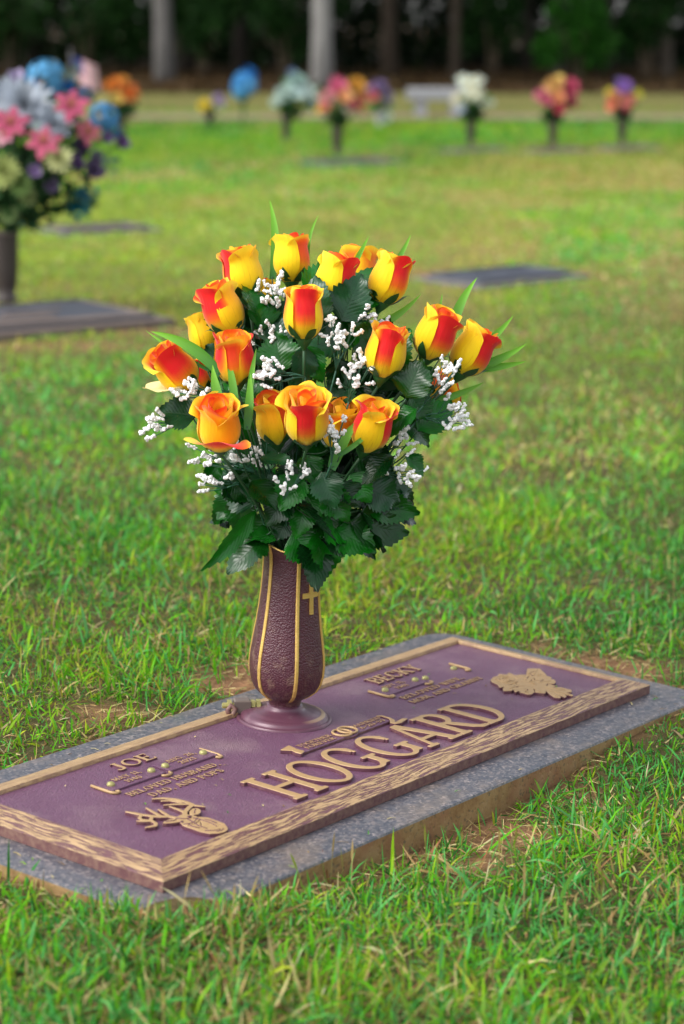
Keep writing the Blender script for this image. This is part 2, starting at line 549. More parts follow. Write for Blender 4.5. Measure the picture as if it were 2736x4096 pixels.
for a in ((2060, 3290, .06, .08, .9), (2330, 3150, .05, .07, .75), (1900, 3420, .04, .06, .6), (1560, 3400, .05, .06, .6), (900, 2800, .07, .07, 1.2), (1010, 2740, .04, .05, .9),
          (430, 2950, .06, .05, .7), (2330, 2640, .04, .05, .6), (2180, 2585, .03, .04, .4), (2600, 2680, .06, .08, .6), (120, 3530, .07, .06, 1.0), 
          (1750, 2505, .06, .05, .4), (2480, 2650, .06, .05, .5), (1180, 3560, .05, .05, .45), (300, 1385, .30, .07, .8), (600, 1325, .14, .10, .7), (1720, 1100, .14, .12, .9), (2290, 1100, .12, .14, 1.0), (2000, 1125, .25, .08, .7)):
    patch(*a)


def bare(x, y):
    b = np.zeros_like(x)
    for (bx, by, sx, sy, k) in BARE:
        b = b + k * np.exp(-(((x - bx) / sx) ** 2 + ((y - by) / sy) ** 2))
    u, v, z = to_marker(x, y)
    # a worn, thin strip of turf right round the stone
    du = np.maximum(np.maximum(GX0 - u, u - GX1), 0); dv = np.maximum(np.maximum(GY0 - v, v - GY1), 0)
    d = np.hypot(du, dv)
    b = b + 0.6 * np.exp(-(d / 0.018) ** 2) * (1 - 0.9 * np.exp(-(((u - GX0) / 0.12) ** 2 + ((v - GY0) / 0.12) ** 2)))
    n = fbm(x * 9 + 40, y * 9, 5, 3)
    return np.clip(b * (0.35 + 1.3 * n), 0, 1)


def gheight(x, y):
    u, v, z = to_marker(x, y)
    du = np.maximum(np.maximum(GX0 - u, u - GX1), 0); dv = np.maximum(np.maximum(GY0 - v, v - GY1), 0)
    d = np.hypot(du, dv)
    w = 1 - sstep(0.12, 2.4, d)
    # how far the stone stands out of the ground: most along the middle of its front
    front = np.exp(-((v - GY0 + 0.02) / 0.16) ** 2)
    out = 0.012 + front * (0.030 * np.exp(-((u - 0.50) / 0.36) ** 4) + 0.000)
    left = np.exp(-((u - GX0) / 0.10) ** 2) * np.exp(-((v - 0.15) / 0.22) ** 4)
    out = out + 0.006 * left - 0.020 * np.exp(-(((u - GX0) / 0.16) ** 2 + ((v - GY0) / 0.11) ** 2))
    near = z - out
    return near * w + (1 - w) * 0.0 + 0.010 * (fbm(x * 3.1, y * 3.1, 21, 3) - 0.5) * sstep(0.03, 0.4, d) + 0.004 * (fbm(x * 14, y * 14, 29, 2) - 0.5)


SOIL = np.array([0.235, 0.122, 0.062])
THATCH = np.array([0.070, 0.060, 0.022])


def turf_tone(x, y):
    """slow drift of the lawn between lush, yellowish and dry"""
    dry = 0.55 * fbm(x * 0.55 + 7, y * 0.22 + 3, 61, 3) + 0.45 * fbm(x * 2.6 + 1, y * 1.5, 65, 3)
    lush = fbm(x * 0.9 + 17, y * 0.45 + 9, 71, 3)
    return dry, lush


def make_ground():
    xs = np.concatenate([-np.geomspace(400, 1.5, 50), np.linspace(-1.45, 1.45, 146), np.geomspace(1.5, 400, 50)])
    ys = np.concatenate([-np.geomspace(60, 0.5, 14), np.linspace(0.2, 1.7, 12), np.linspace(1.75, 4.6, 150), np.geomspace(4.63, 400, 190)])
    X, Y = np.meshgrid(xs, ys)
    x, y = X.ravel(), Y.ravel()
    z = gheight(x, y)
    b = bare(x, y)[:, None]
    dry, lush = turf_tone(x, y)
    dk = np.clip(sstep(.36, .64, dry) + .25 * sstep(5, 7, y) * (1 - sstep(15, 19, y)) - .5 * sstep(17, 20, y), 0, 1)[:, None]
    far_turf = np.array([0.130, 0.225, 0.020])[None] * (1 - dk) + np.array([0.270, 0.220, 0.060])[None] * dk
    f = sstep(4.0, 14.0, y)[:, None]
    base = THATCH[None] * (1 - f) + far_turf * f
    # dry verge beyond the path, then leaf litter under the trees
    e = y + 1.2 * (fbm(x * .35, y * .2, 91, 3) - 0.5) * 2
    vg = sstep(25.4, 26.0, e)[:, None]
    base = base * (1 - vg) + np.array([0.135, 0.130, 0.036])[None] * vg
    lt = sstep(31.0, 33.0, e)[:, None]
    base = base * (1 - lt) + np.array([0.046, 0.030, 0.014])[None] * lt
    soil = SOIL[None] * (0.75 + 0.5 * fbm(x * 20, y * 20, 33, 2)[:, None])
    c = base * (1 - b) + soil * b
    nx, ny = len(xs), len(ys)
    idx = np.arange(nx * ny).reshape(ny, nx)
    a0, a1, a2, a3 = idx[:-1, :-1].ravel(), idx[:-1, 1:].ravel(), idx[1:, 1:].ravel(), idx[1:, :-1].ravel()
    tris = np.concatenate([np.c_[a0, a1, a2], np.c_[a0, a2, a3]])
    g = link('ground', big_mesh('ground', np.c_[x, y, z], tris, M['ground'], c, True))
    tag(g, 'lawn ground of reddish soil under the cemetery grass', 'ground', kind='structure')


make_ground()


def blades(n, X, Y, length, width, th0, curl, az, col, tipcol, segs=(0.0, 0.36, 0.7, 1.0), wprof=(0.75, 1.0, 0.72, 0.0), zoff=-0.004, twist=0.6):
    """n grass blades at plan positions X, Y -> vertices, triangles, colours"""
    Z = gheight(X, Y) + zoff
    hx, hy = np.cos(az), np.sin(az)
    roll = nrg.normal(0, twist, n)
    sx, sy, sz = -hy * np.cos(roll), hx * np.cos(roll), np.sin(roll)
    P = np.c_[X, Y, Z]
    V, C = [], []
    prev = 0.0
    cur = P.copy()
    for k, (t, wp) in enumerate(zip(segs, wprof)):
        if k:
            tm = (t + prev) / 2
            th = th0 + curl * tm
            step = (t - prev) * length
            cur = cur + np.c_[hx * np.sin(th) * step, hy * np.sin(th) * step, np.cos(th) * step]
            prev = t
        c = col * (1 - t ** 1.5) + tipcol * (t ** 1.5)
        if wp > 0:
            off = np.c_[sx, sy, sz] * (width * wp * 0.5)[:, None]
            V += [cur - off, cur + off]; C += [c, c]
        else:
            V.append(cur); C.append(c)
    nv = len(V)
    Vs = np.stack(V, 1).reshape(-1, 3); Cs = np.stack(C, 1).reshape(-1, 3)
    base = (np.arange(n) * nv)[:, None]
    T = []
    for k in range(len(segs) - 1):
        i = 2 * k
        if wprof[k + 1] > 0: T += [base + np.array([[i, i + 1, i + 3]]), base + np.array([[i, i + 3, i + 2]])]
        else: T += [base + np.array([[i, i + 1, i + 2]])]
    return Vs, np.concatenate(T), Cs


GREENS = np.array([(0.052, 0.250, 0.010), (0.105, 0.370, 0.010), (0.215, 0.400, 0.012), (0.024, 0.145, 0.014), (0.075, 0.345, 0.070), (0.330, 0.390, 0.034)])
DRYS = np.array([(0.42, 0.33, 0.125), (0.30, 0.20, 0.075), (0.50, 0.42, 0.19), (0.21, 0.135, 0.05)])


def blade_colours(n, X, Y, far):
    dry, lush = turf_tone(X, Y)
    fine = fbm(X * 5 + 3, Y * 5, 44, 2)
    k = (lush * 3.1 + fine * 2.6 + nrg.normal(0, 0.9, n) - 0.4)
    idx = np.clip(np.round(5 - k), 0, 5).astype(int)
    order = np.array([0, 3, 4, 1, 2, 5])
    c = GREENS[order[idx]]
    pd = 0.10 + 0.50 * sstep(.42, .66, dry) + 0.20 * sstep(4.6, 7, Y) * (1 - sstep(15, 19, Y)) + 0.35 * np.clip(bare(X, Y) - 0.2, 0, 1)
    isd = nrg.random(n) < pd
    c = np.where(isd[:, None], DRYS[nrg.integers(0, 4, n)], c)
    olive = 0.45 * sstep(3.9, 6.5, Y)[:, None] * (1 - 0.85 * sstep(16, 20, Y))[:, None] * sstep(.30, .62, fbm(X * 0.8, Y * 0.35, 161, 3))[:, None]
    c = c * (1 - olive) + np.array([0.31, 0.31, 0.050])[None] * olive
    c = c * (1 + 0.32 * sstep(3.6, 5.4, Y) * (1 - sstep(11, 17, Y)) - 0.12 * sstep(14, 19, Y))[:, None] * (0.80 + 0.40 * fbm(X * 1.7, Y * 0.9, 171, 3))[:, None]  # mid-distance blades coloured brighter to offset the shade they cast on each other
    c = c * nrg.uniform(0.62, 1.28, n)[:, None]
    dt = (nrg.random(n) < 0.25)[:, None]
    tip = np.where(dt, np.minimum(c * np.array([2.0, 1.15, 1.5]), 0.5), c)
    return c, tip, isd


def make_grass():
    NB = 450000
    d = nrg.random(NB * 2)
    # distance from the camera foot: pdf ~ d^(1 - 1.62)
    lo, hi, e = 1.95, 26.0, 0.20
    D = (lo ** e + d * (hi ** e - lo ** e)) ** (1 / e)
    X = nrg.uniform(-1, 1, NB * 2) * (0.235 * D + 0.28)
    Y = D
    u, v, z = to_marker(X, Y)
    inside = (u > GX0 - 0.004) & (u < GX1 + 0.004) & (v > GY0 - 0.004) & (v < GY1 + 0.004)
    tuft = fbm(X * 16, Y * 16, 52, 2) * 0.75 + fbm(X * 3.5, Y * 3.5, 53, 2) * 0.6
    keep = (~inside) & (nrg.random(NB * 2) < np.clip(-0.05 + 1.15 * tuft, 0, 1)) & (nrg.random(NB * 2) > np.clip(bare(X, Y) * 1.15, 0, 0.93))
    keep &= ~((Y > 23.2) & (Y < 25.8))
    for f in FLAT:                                           # no grass through the other markers
        dx, dy = X - f[0], Y - f[1]
        a = dx * math.cos(f[2]) + dy * math.sin(f[2]); b = -dx * math.sin(f[2]) + dy * math.cos(f[2])
        keep &= ~((abs(a) < f[3] / 2) & (abs(b) < f[4] / 2))
    X, Y = X[keep][:NB], Y[keep][:NB]
    n = len(X)
    g = np.maximum(1.0, Y / 3.6)
    big = nrg.random(n) < 0.10
    hmod = (0.50 + 0.95 * fbm(X * 4.2, Y * 4.2, 57, 2)) * (1 - 0.35 * sstep(3.6, 8, Y))
    L = nrg.uniform(0.014, 0.040, n) * hmod * (0.85 + 0.15 * g)
    L = np.where(big, L * 1.5, L)
    Wd = nrg.uniform(0.0015, 0.0031, n) * g
    Wd = np.where(big, Wd * 1.7, Wd)
    th0 = np.abs(nrg.normal(0.62, 0.42, n)); curl = nrg.normal(0.60, 0.55, n)
    az = nrg.uniform(0, 2 * math.pi, n)
    c, tip, isd = blade_colours(n, X, Y, g)
    th0 = np.where(isd, th0 + 0.5, th0)
    V1, T1, C1 = blades(n, X, Y, L, Wd, th0, curl, az, c, tip)
    # thin upright stalks, some with a knobbly seed spike, in the nearer turf
    ns = 900
    Ds = nrg.uniform(2.05, 5.2, ns); Xs = nrg.uniform(-1, 1, ns) * (0.17 * Ds + 0.08)
    u, v, z = to_marker(Xs, Ds)
    ok = ~((u > GX0 - .01) & (u < GX1 + .01) & (v > GY0 - .01) & (v < GY1 + .01)) & (fbm(Xs * 2.5, Ds * 2.5, 77, 2) > 0.44)
    Xs, Ds = Xs[ok], Ds[ok]; ns = len(Xs)
    cs = np.array([(0.24, 0.27, 0.06), (0.30, 0.26, 0.085), (0.17, 0.25, 0.045), (0.33, 0.27, 0.12)])[nrg.integers(0, 4, ns)] * nrg.uniform(.8, 1.15, ns)[:, None]
    V2, T2, C2 = blades(ns, Xs, Ds, nrg.uniform(0.040, 0.085, ns), nrg.uniform(0.0014, 0.0024, ns), np.abs(nrg.normal(0.16, 0.16, ns)), nrg.normal(0.18, 0.25, ns), nrg.uniform(0, 6.28, ns), cs, cs * np.array([1.15, 0.95, 0.8]),
                        segs=(0.0, 0.35, 0.62, 0.7, 0.86, 1.0), wprof=(0.9, 0.8, 0.7, 1.7, 1.5, 0.0))
    # broad crabgrass blades
    nb = 1500
    Db = nrg.uniform(2.0, 6.5, nb); Xb = nrg.uniform(-1, 1, nb) * (0.17 * Db + 0.1)
    u, v, z = to_marker(Xb, Db)
    ok = ~((u > GX0 - .015) & (u < GX1 + .015) & (v > GY0 - .015) & (v < GY1 + .015)) & (fbm(Xb * 3, Db * 3, 83, 2) > 0.47) & (bare(Xb, Db) < 0.5)
    Xb, Db = Xb[ok], Db[ok]; nb = len(Xb)
    cb = np.array([(0.10, 0.27, 0.03), (0.16, 0.30, 0.035), (0.085, 0.25, 0.07)])[nrg.integers(0, 3, nb)] * nrg.uniform(.85, 1.15, nb)[:, None]
    V3, T3, C3 = blades(nb, Xb, Db, nrg.uniform(0.035, 0.070, nb), nrg.uniform(0.0038, 0.0062, nb), nrg.uniform(0.3, 0.95, nb), nrg.uniform(0.3, 1.0, nb), nrg.uniform(0, 6.28, nb), cb, cb,
                        segs=(0.0, 0.25, 0.5, 0.78, 1.0), wprof=(0.7, 1.0, 0.95, 0.6, 0.0), twist=0.3)
    V = np.concatenate([V1, V2, V3]); C = np.concatenate([C1, C2, C3])
    T = np.concatenate([T1, T2 + len(V1), T3 + len(V1) + len(V2)])
    o = link('lawn_grass', big_mesh('lawn_grass', V, T, M['grass'], C))
    tag(o, 'short mown lawn grass with yellow seed stalks round the marker', 'grass', kind='stuff')
    # straw and dead clippings lying on the bare patches
    ns = 36000
    Ds = nrg.uniform(2.0, 6.0, ns); Xs = nrg.uniform(-1, 1, ns) * (0.17 * Ds + 0.1)
    u, v, z = to_marker(Xs, Ds)
    ok = ~((u > GX0) & (u < GX1) & (v > GY0) & (v < GY1)) & (nrg.random(ns) < np.clip(bare(Xs, Ds) * 1.1 + 0.08, 0, 1))
    Xs, Ds = Xs[ok], Ds[ok]; ns = len(Xs)
    cs = DRYS[nrg.integers(0, 4, ns)] * nrg.uniform(.8, 1.35, ns)[:, None]
    V, T, C = blades(ns, Xs, Ds, nrg.uniform(0.008, 0.034, ns), nrg.uniform(0.0007, 0.0018, ns), nrg.normal(1.42, 0.14, ns), nrg.normal(0.12, 0.2, ns), nrg.uniform(0, 6.28, ns), cs, cs,
                     segs=(0.0, 0.5, 1.0), wprof=(1.0, 1.0, 0.4), zoff=0.004)
    # the last section has width too: triangles are complete quads here
    o = link('dry_straw', big_mesh('dry_straw', V, T, M['straw'], C))
    tag(o, 'tan dry straw lying on bare soil beside the stone', 'straw', kind='stuff')


# ------------------------------------------------------------------ path, wood
def make_path():
    p = []
    xs = np.linspace(-60, 60, 121)
    V = []
    for x in xs:
        wob = 0.10 * math.sin(x * 0.9) + 0.07 * math.sin(x * 2.3 + 1)
        V.append((x, 23.5 - 0.035 * x + wob, 0.012)); V.append((x, 24.7 - 0.035 * x + 0.6 * wob, 0.012))
    o = link('path', mesh('path', V, [(2 * i, 2 * i + 2, 2 * i + 3, 2 * i + 1) for i in range(len(xs) - 1)], M['path']))
    tag(o, 'pale gravel path running across in front of the wood', 'path', kind='structure')


make_path()


def leaf_cloud(n, sampler, size, cols, seed=0, flat=0.6):
    """n two-triangle leaves with a fold at points from sampler"""
    g = np.random.default_rng(seed)
    P = sampler(g, n)
    a = g.normal(size=(n, 3)); a /= np.linalg.norm(a, axis=1, keepdims=True)
    b = g.normal(size=(n, 3)); b[:, 2] *= flat; b -= a * (a * b).sum(1, keepdims=True); b /= np.linalg.norm(b, axis=1, keepdims=True)
    s = size * g.uniform(0.6, 1.3, n)[:, None]
    c = np.cross(a, b)
    V = np.stack([P - a * s * .5, P + b * s * .28 + c * s * .08, P + a * s * .5, P - b * s * .28 + c * s * .08], 1).reshape(-1, 3)
    i = (np.arange(n) * 4)[:, None]
    T = np.concatenate([i + np.array([[0, 1, 2]]), i + np.array([[0, 2, 3]])])
    cc = np.asarray(cols)[g.integers(0, len(cols), n)] * g.uniform(0.7, 1.3, n)[:, None]
    return V, T, np.repeat(cc, 4, axis=0)


LEAFG = [(0.030, 0.085, 0.016), (0.045, 0.115, 0.020), (0.022, 0.066, 0.015), (0.060, 0.125, 0.022)]


def crown_mesh(name, seed, n=5200, r=3.6, h=8.0):
    def sam(g, n):
        k = 16
        cen = np.c_[g.normal(0, r * .5, k), g.normal(0, r * .5, k), g.uniform(0.8, h, k)]
        w = g.integers(0, k, n)
        p = g.normal(size=(n, 3)); p /= np.linalg.norm(p, axis=1, keepdims=True)
        return cen[w] + p * (g.random(n) ** 0.5)[:, None] * np.array([1.7, 1.7, 1.15]) * (0.7 + 0.05 * w)[:, None]
    V, T, C = leaf_cloud(n, sam, 0.42, LEAFG, seed)
    return big_mesh(name, V, T, M['foliage'], C)


def trunk_mesh(name, r, h, seed):
    g = random.Random(seed)
    n = 14
    pts, rad = [], []
    for k in range(16):
        t = k / 15
        pts.append((0.25 * math.sin(t * 2.2 + seed) * t, 0.25 * math.cos(t * 1.7 + seed) * t, -0.1 + t * h))
        rad.append(r * (1.0 + 0.25 * math.exp(-t * h / 0.35)) * (1 - 0.72 * t))
    V, Fc = tube(pts, rad, n)
    B = Build().add(V, Fc)
    for k in range(6):
        t = 0.45 + 0.08 * k
        p = np.array([0.25 * math.sin(t * 2.2 + seed) * t, 0.25 * math.cos(t * 1.7 + seed) * t, t * h])
        w = g.uniform(0, 6.28); l = g.uniform(1.6, 2.8)
        q = p + np.array([math.cos(w) * l, math.sin(w) * l, l * 0.7])
        B.add(*tube(bez(p, (p + q) / 2 + np.array([0, 0, .3]), q, 6), np.linspace(r * .32, r * .07, 6), 7))
    return B.mesh(name, M['bark'])


crowns = [crown_mesh('crown', 100 + k) for k in range(3)]
trunks = [trunk_mesh('trunk', 0.20, 13.0, 3 + k) for k in range(3)]


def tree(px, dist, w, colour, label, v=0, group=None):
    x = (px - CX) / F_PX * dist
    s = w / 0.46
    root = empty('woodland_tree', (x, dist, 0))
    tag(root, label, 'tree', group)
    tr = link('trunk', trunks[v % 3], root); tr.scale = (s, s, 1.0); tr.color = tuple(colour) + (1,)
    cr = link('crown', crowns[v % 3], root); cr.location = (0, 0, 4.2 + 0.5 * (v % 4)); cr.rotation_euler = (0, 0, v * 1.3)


tree(1290, 34.5, 0.36, (0.27, 0.26, 0.245), 'pale grey tree trunk standing alone behind the row of bouquets', 0)
tree(672, 38.0, 0.37, (0.165, 0.155, 0.145), 'thick grey tree trunk at the wood edge left of the blue flower ball', 1)
tree(1555, 42.0, 0.34, (0.085, 0.064, 0.046), 'brown tree trunk behind the stone bench', 2)
tree(1812, 40.0, 0.19, (0.075, 0.058, 0.042), 'slim brown tree trunk above the white lily bouquet', 3)
tree(2215, 41.0, 0.22, (0.09, 0.075, 0.06), 'slim dark tree trunk behind the bright green shrub', 4)
tree(2640, 40.0, 0.24, (0.11, 0.09, 0.07), 'dark tree trunk at the right edge of the wood', 5)
kk = 6
for i in range(22):
    dist = 44 + (i % 5) * 5.0 + rng.uniform(-1.5, 1.5)
    px = -500 + (i * 577) % 3700 + rng.uniform(-60, 60)
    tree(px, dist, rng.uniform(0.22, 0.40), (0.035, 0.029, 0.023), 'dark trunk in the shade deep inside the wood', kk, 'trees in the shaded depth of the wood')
    kk += 1
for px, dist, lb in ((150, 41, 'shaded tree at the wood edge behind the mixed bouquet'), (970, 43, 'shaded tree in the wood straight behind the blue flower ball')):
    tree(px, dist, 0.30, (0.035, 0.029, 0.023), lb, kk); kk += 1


def shrub(px, dist, rx, rz, z0, cols, label, seed, n=1500):
    x = (px - CX) / F_PX * dist
    root = empty('shrub', (x, dist, 0)); tag(root, label, 'shrub')

    def sam(g, n):
        k = 9
        cen = np.c_[g.normal(0, rx * .5, k), g.normal(0, rx * .4, k), z0 + rz * g.uniform(0.25, 0.95, k)]
        w = g.integers(0, k, n)
        p = g.normal(size=(n, 3)); p /= np.linalg.norm(p, axis=1, keepdims=True)
        q = cen[w] + p * (g.random(n) ** .5)[:, None] * np.array([rx * .45, rx * .45, rz * .28])
        q[:, 2] = np.maximum(q[:, 2], 0.03)
        return q
    V, T, C = leaf_cloud(n, sam, 0.14, cols, seed)
    link('foliage', big_mesh('foliage', V, T, M['foliage'], C), root)
    B = Build()
    for k in range(5):
        w = k * 1.26
        B.add(*tube(bez((0.05 * math.cos(w), 0.05 * math.sin(w), -0.02), (0.1 * math.cos(w), .1 * math.sin(w), z0 + rz * .3), (rx * .4 * math.cos(w), rx * .4 * math.sin(w), z0 + rz * .7), 6), np.linspace(.03, .008, 6), 6))
    st = link('stem', B.mesh('stem', M['bark']), root); st.color = (0.12, 0.09, 0.06, 1)


BRIGHT = [(0.022, 0.110, 0.008), (0.03, 0.13, 0.010), (0.014, 0.07, 0.007)]
MIDG = [(0.012, 0.046, 0.007), (0.016, 0.058, 0.008), (0.008, 0.032, 0.006)]
shrub(2290, 37.5, 0.75, 1.2, 0.0, BRIGHT, 'bright green shrub at the wood edge above the pink and red bouquet', 1, 2200)
shrub(2560, 39.0, 0.8, 1.6, 0.1, MIDG, 'dull green shrub behind the rightmost orange bouquet', 2)
shrub(1140, 39.5, 0.85, 1.5, 0.35, MIDG, 'tall green shrub left of the pale grey trunk', 3)
shrub(820, 41.0, 0.7, 1.5, 0.2, MIDG, 'dark shrub in the wood above the yellow and lilac flowers', 4)
shrub(1960, 41.0, 0.7, 1.7, 0.3, MIDG, 'dark shrub in the wood above the white lilies', 5)
shrub(360, 41.0, 0.9, 1.4, 0.2, MIDG, 'dark shrub behind the small flag', 6)
shrub(60, 40.0, 0.8, 1.6, 0.1, MIDG, 'dark shrub at the left edge of the wood', 7)


def make_undergrowth():
    def sam(g, n):
        y = g.uniform(47, 72, n); x = g.uniform(-1, 1, n) * (0.30 * y + 3)
        return np.c_[x, y, g.random(n) ** 1.1 * 4.6]
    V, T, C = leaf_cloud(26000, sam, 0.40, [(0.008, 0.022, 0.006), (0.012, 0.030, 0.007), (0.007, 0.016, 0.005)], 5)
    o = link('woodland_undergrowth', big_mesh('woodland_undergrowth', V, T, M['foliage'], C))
    tag(o, 'dark mass of undergrowth filling the wood behind the trunks', 'undergrowth', kind='stuff')

    def sam2(g, n):
        y = 31.8 + g.random(n) ** 1.3 * 14; x = g.uniform(-1, 1, n) * (0.22 * y + 2)
        return np.c_[x, y, g.uniform(0.01, 0.05, n)]
    V, T, C = leaf_cloud(9000, sam2, 0.13, [(0.065, 0.036, 0.015), (0.045, 0.028, 0.012), (0.085, 0.055, 0.023)], 6, 0.1)
    o = link('leaf_litter', big_mesh('leaf_litter', V, T, M['foliage'], C))
    tag(o, 'brown fallen leaves along the edge of the wood', 'leaf litter', kind='stuff')


make_undergrowth()


# ------------------------------------------------------------------ raised lettering: implicit shapes -> contours -> bevelled solids
class Field:
    """a small raster on which shapes are joined as signed distances (negative inside)"""
    def __init__(self, x0, x1, y0, y1, n=96):
        s = max(x1 - x0, y1 - y0) / n
        self.s = s
        self.xs = np.arange(x0, x1 + s, s); self.ys = np.arange(y0, y1 + s, s)
        self.X, self.Y = np.meshgrid(self.xs, self.ys)
        self.d = np.full(self.X.shape, 1e3)

    def add(self, d): self.d = np.minimum(self.d, d); return self
    def cut(self, d): self.d = np.maximum(self.d, -d); return self

    def bar(self, x0, y0, x1, y1, w):
        dx, dy = x1 - x0, y1 - y0; L = math.hypot(dx, dy); dx /= L; dy /= L
        u = (self.X - (x0 + x1) / 2) * dx + (self.Y - (y0 + y1) / 2) * dy
        v = -(self.X - (x0 + x1) / 2) * dy + (self.Y - (y0 + y1) / 2) * dx
        return np.maximum(np.abs(u) - L / 2, np.abs(v) - w / 2)

    def rect(self, x0, y0, x1, y1):
        return np.maximum(np.maximum(x0 - self.X, self.X - x1), np.maximum(y0 - self.Y, self.Y - y1))

    def ell(self, cx, cy, rx, ry):
        return (np.sqrt(((self.X - cx) / rx) ** 2 + ((self.Y - cy) / ry) ** 2) - 1) * min(rx, ry)

    def ring(self, cx, cy, rx, ry, wv, wh):
        return np.maximum(self.ell(cx, cy, rx, ry), -self.ell(cx, cy, rx - wv, ry - wh))

    def stroke(self, pts, r):
        d = np.full(self.X.shape, 1e3)
        rr = r if hasattr(r, '__len__') else [r] * len(pts)
        for (a, b, ra, rb) in zip(pts[:-1], pts[1:], rr[:-1], rr[1:]):
            ex, ey = b[0] - a[0], b[1] - a[1]; L2 = ex * ex + ey * ey + 1e-12
            t = np.clip(((self.X - a[0]) * ex + (self.Y - a[1]) * ey) / L2, 0, 1)
            d = np.minimum(d, np.hypot(self.X - a[0] - t * ex, self.Y - a[1] - t * ey) - (ra + (rb - ra) * t))
        return d

    def poly(self, pts):
        d = self.stroke(pts + [pts[0]], 0.0)
        ins = np.zeros(self.X.shape, bool)
        for (a, b) in zip(pts, pts[1:] + [pts[0]]):
            c = (a[1] > self.Y) != (b[1] > self.Y)
            ins ^= c & (self.X < (b[0] - a[0]) * (self.Y - a[1]) / ((b[1] - a[1]) or 1e-12) + a[0])
        return np.where(ins, -d, d)

    def contours(self, inset=0.0):
        D = self.d + inset; D[0, :] = D[-1, :] = 1; D[:, 0] = D[:, -1] = 1
        D[D == 0] = 1e-9
        ny, nx = D.shape
        seg = {}
        S = D < 0
        code = S[:-1, :-1] * 1 + S[:-1, 1:] * 2 + S[1:, 1:] * 4 + S[1:, :-1] * 8
        tab = {1: [(3, 0)], 2: [(0, 1)], 3: [(3, 1)], 4: [(1, 2)], 5: [(3, 0), (1, 2)], 6: [(0, 2)], 7: [(3, 2)], 8: [(2, 3)], 9: [(2, 0)],
               10: [(0, 1), (2, 3)], 11: [(2, 1)], 12: [(1, 3)], 13: [(1, 0)], 14: [(0, 3)]}

        def key(j, i, e):
            return {0: ('h', j, i), 1: ('v', j, i + 1), 2: ('h', j + 1, i), 3: ('v', j, i)}[e]
        for j, i in zip(*np.nonzero((code > 0) & (code < 15))):
            for a, b in tab[int(code[j, i])]:
                seg[key(j, i, a)] = key(j, i, b)

        def pt(k):
            o, j, i = k
            if o == 'h':
                t = D[j, i] / (D[j, i] - D[j, i + 1]); return (self.xs[i] + t * self.s, self.ys[j])
            t = D[j, i] / (D[j, i] - D[j + 1, i]); return (self.xs[i], self.ys[j] + t * self.s)
        loops = []
        while seg:
            k, nx_ = seg.popitem()
            lp = [k]
            while nx_ is not None and nx_ != k:
                lp.append(nx_); nx_ = seg.pop(nx_, None)
            P = [pt(q) for q in lp]
            # thin out points that lie on straight runs
            out = []
            for q in range(len(P)):
                a, b, c = P[q - 1], P[q], P[(q + 1) % len(P)]
                if out: a = out[-1]
                cr = abs((b[0] - a[0]) * (c[1] - b[1]) - (b[1] - a[1]) * (c[0] - b[0]))
                if q == 0 or cr > (self.s ** 2) * 0.045 or math.hypot(b[0] - a[0], b[1] - a[1]) > self.s * 9: out.append(b)
            area = 0.5 * abs(sum(out[q - 1][0] * out[q][1] - out[q][0] * out[q - 1][1] for q in range(len(out))))
            if len(out) >= 3 and area > 6 * self.s ** 2: loops.append(out)
        return loops


def solid(name, loops, scale, depth, bevel, mats):
    """outlines -> flat-topped solid standing on z = 0: material 0 on top, material 1 on the sides"""
    cu = bpy.data.curves.new(name, 'CURVE'); cu.dimensions = '2D'; cu.fill_mode = 'BOTH'
    cu.extrude = depth / 2 - bevel; cu.bevel_depth = bevel; cu.bevel_resolution = 0
    for lp in loops:
        sp = cu.splines.new('POLY'); sp.points.add(len(lp) - 1); sp.use_cyclic_u = True
        for p, q in zip(sp.points, lp): p.co = (q[0] * scale, q[1] * scale, 0, 1)
    ob = bpy.data.objects.new(name, cu); COL.objects.link(ob)
    dg = bpy.context.evaluated_depsgraph_get()
    me = bpy.data.meshes.new_from_object(ob.evaluated_get(dg))
    bpy.data.objects.remove(ob, do_unlink=True); bpy.data.curves.remove(cu)
    me.name = name
    me.transform(Matrix.Translation((0, 0, depth / 2)))
    me.materials.clear()
    for m in mats: me.materials.append(m)
    nz = np.zeros(len(me.polygons) * 3); me.polygons.foreach_get('normal', nz)
    me.polygons.foreach_set('material_index', (nz.reshape(-1, 3)[:, 2] < 0.3).astype(np.int32))
    me.polygons.foreach_set('use_smooth', np.zeros(len(me.polygons), bool))
    me.update()
    return me


ST, TH, SF, ST2 = 0.155, 0.085, 0.075, 0.30      # stem, hairline, serif height, serif width


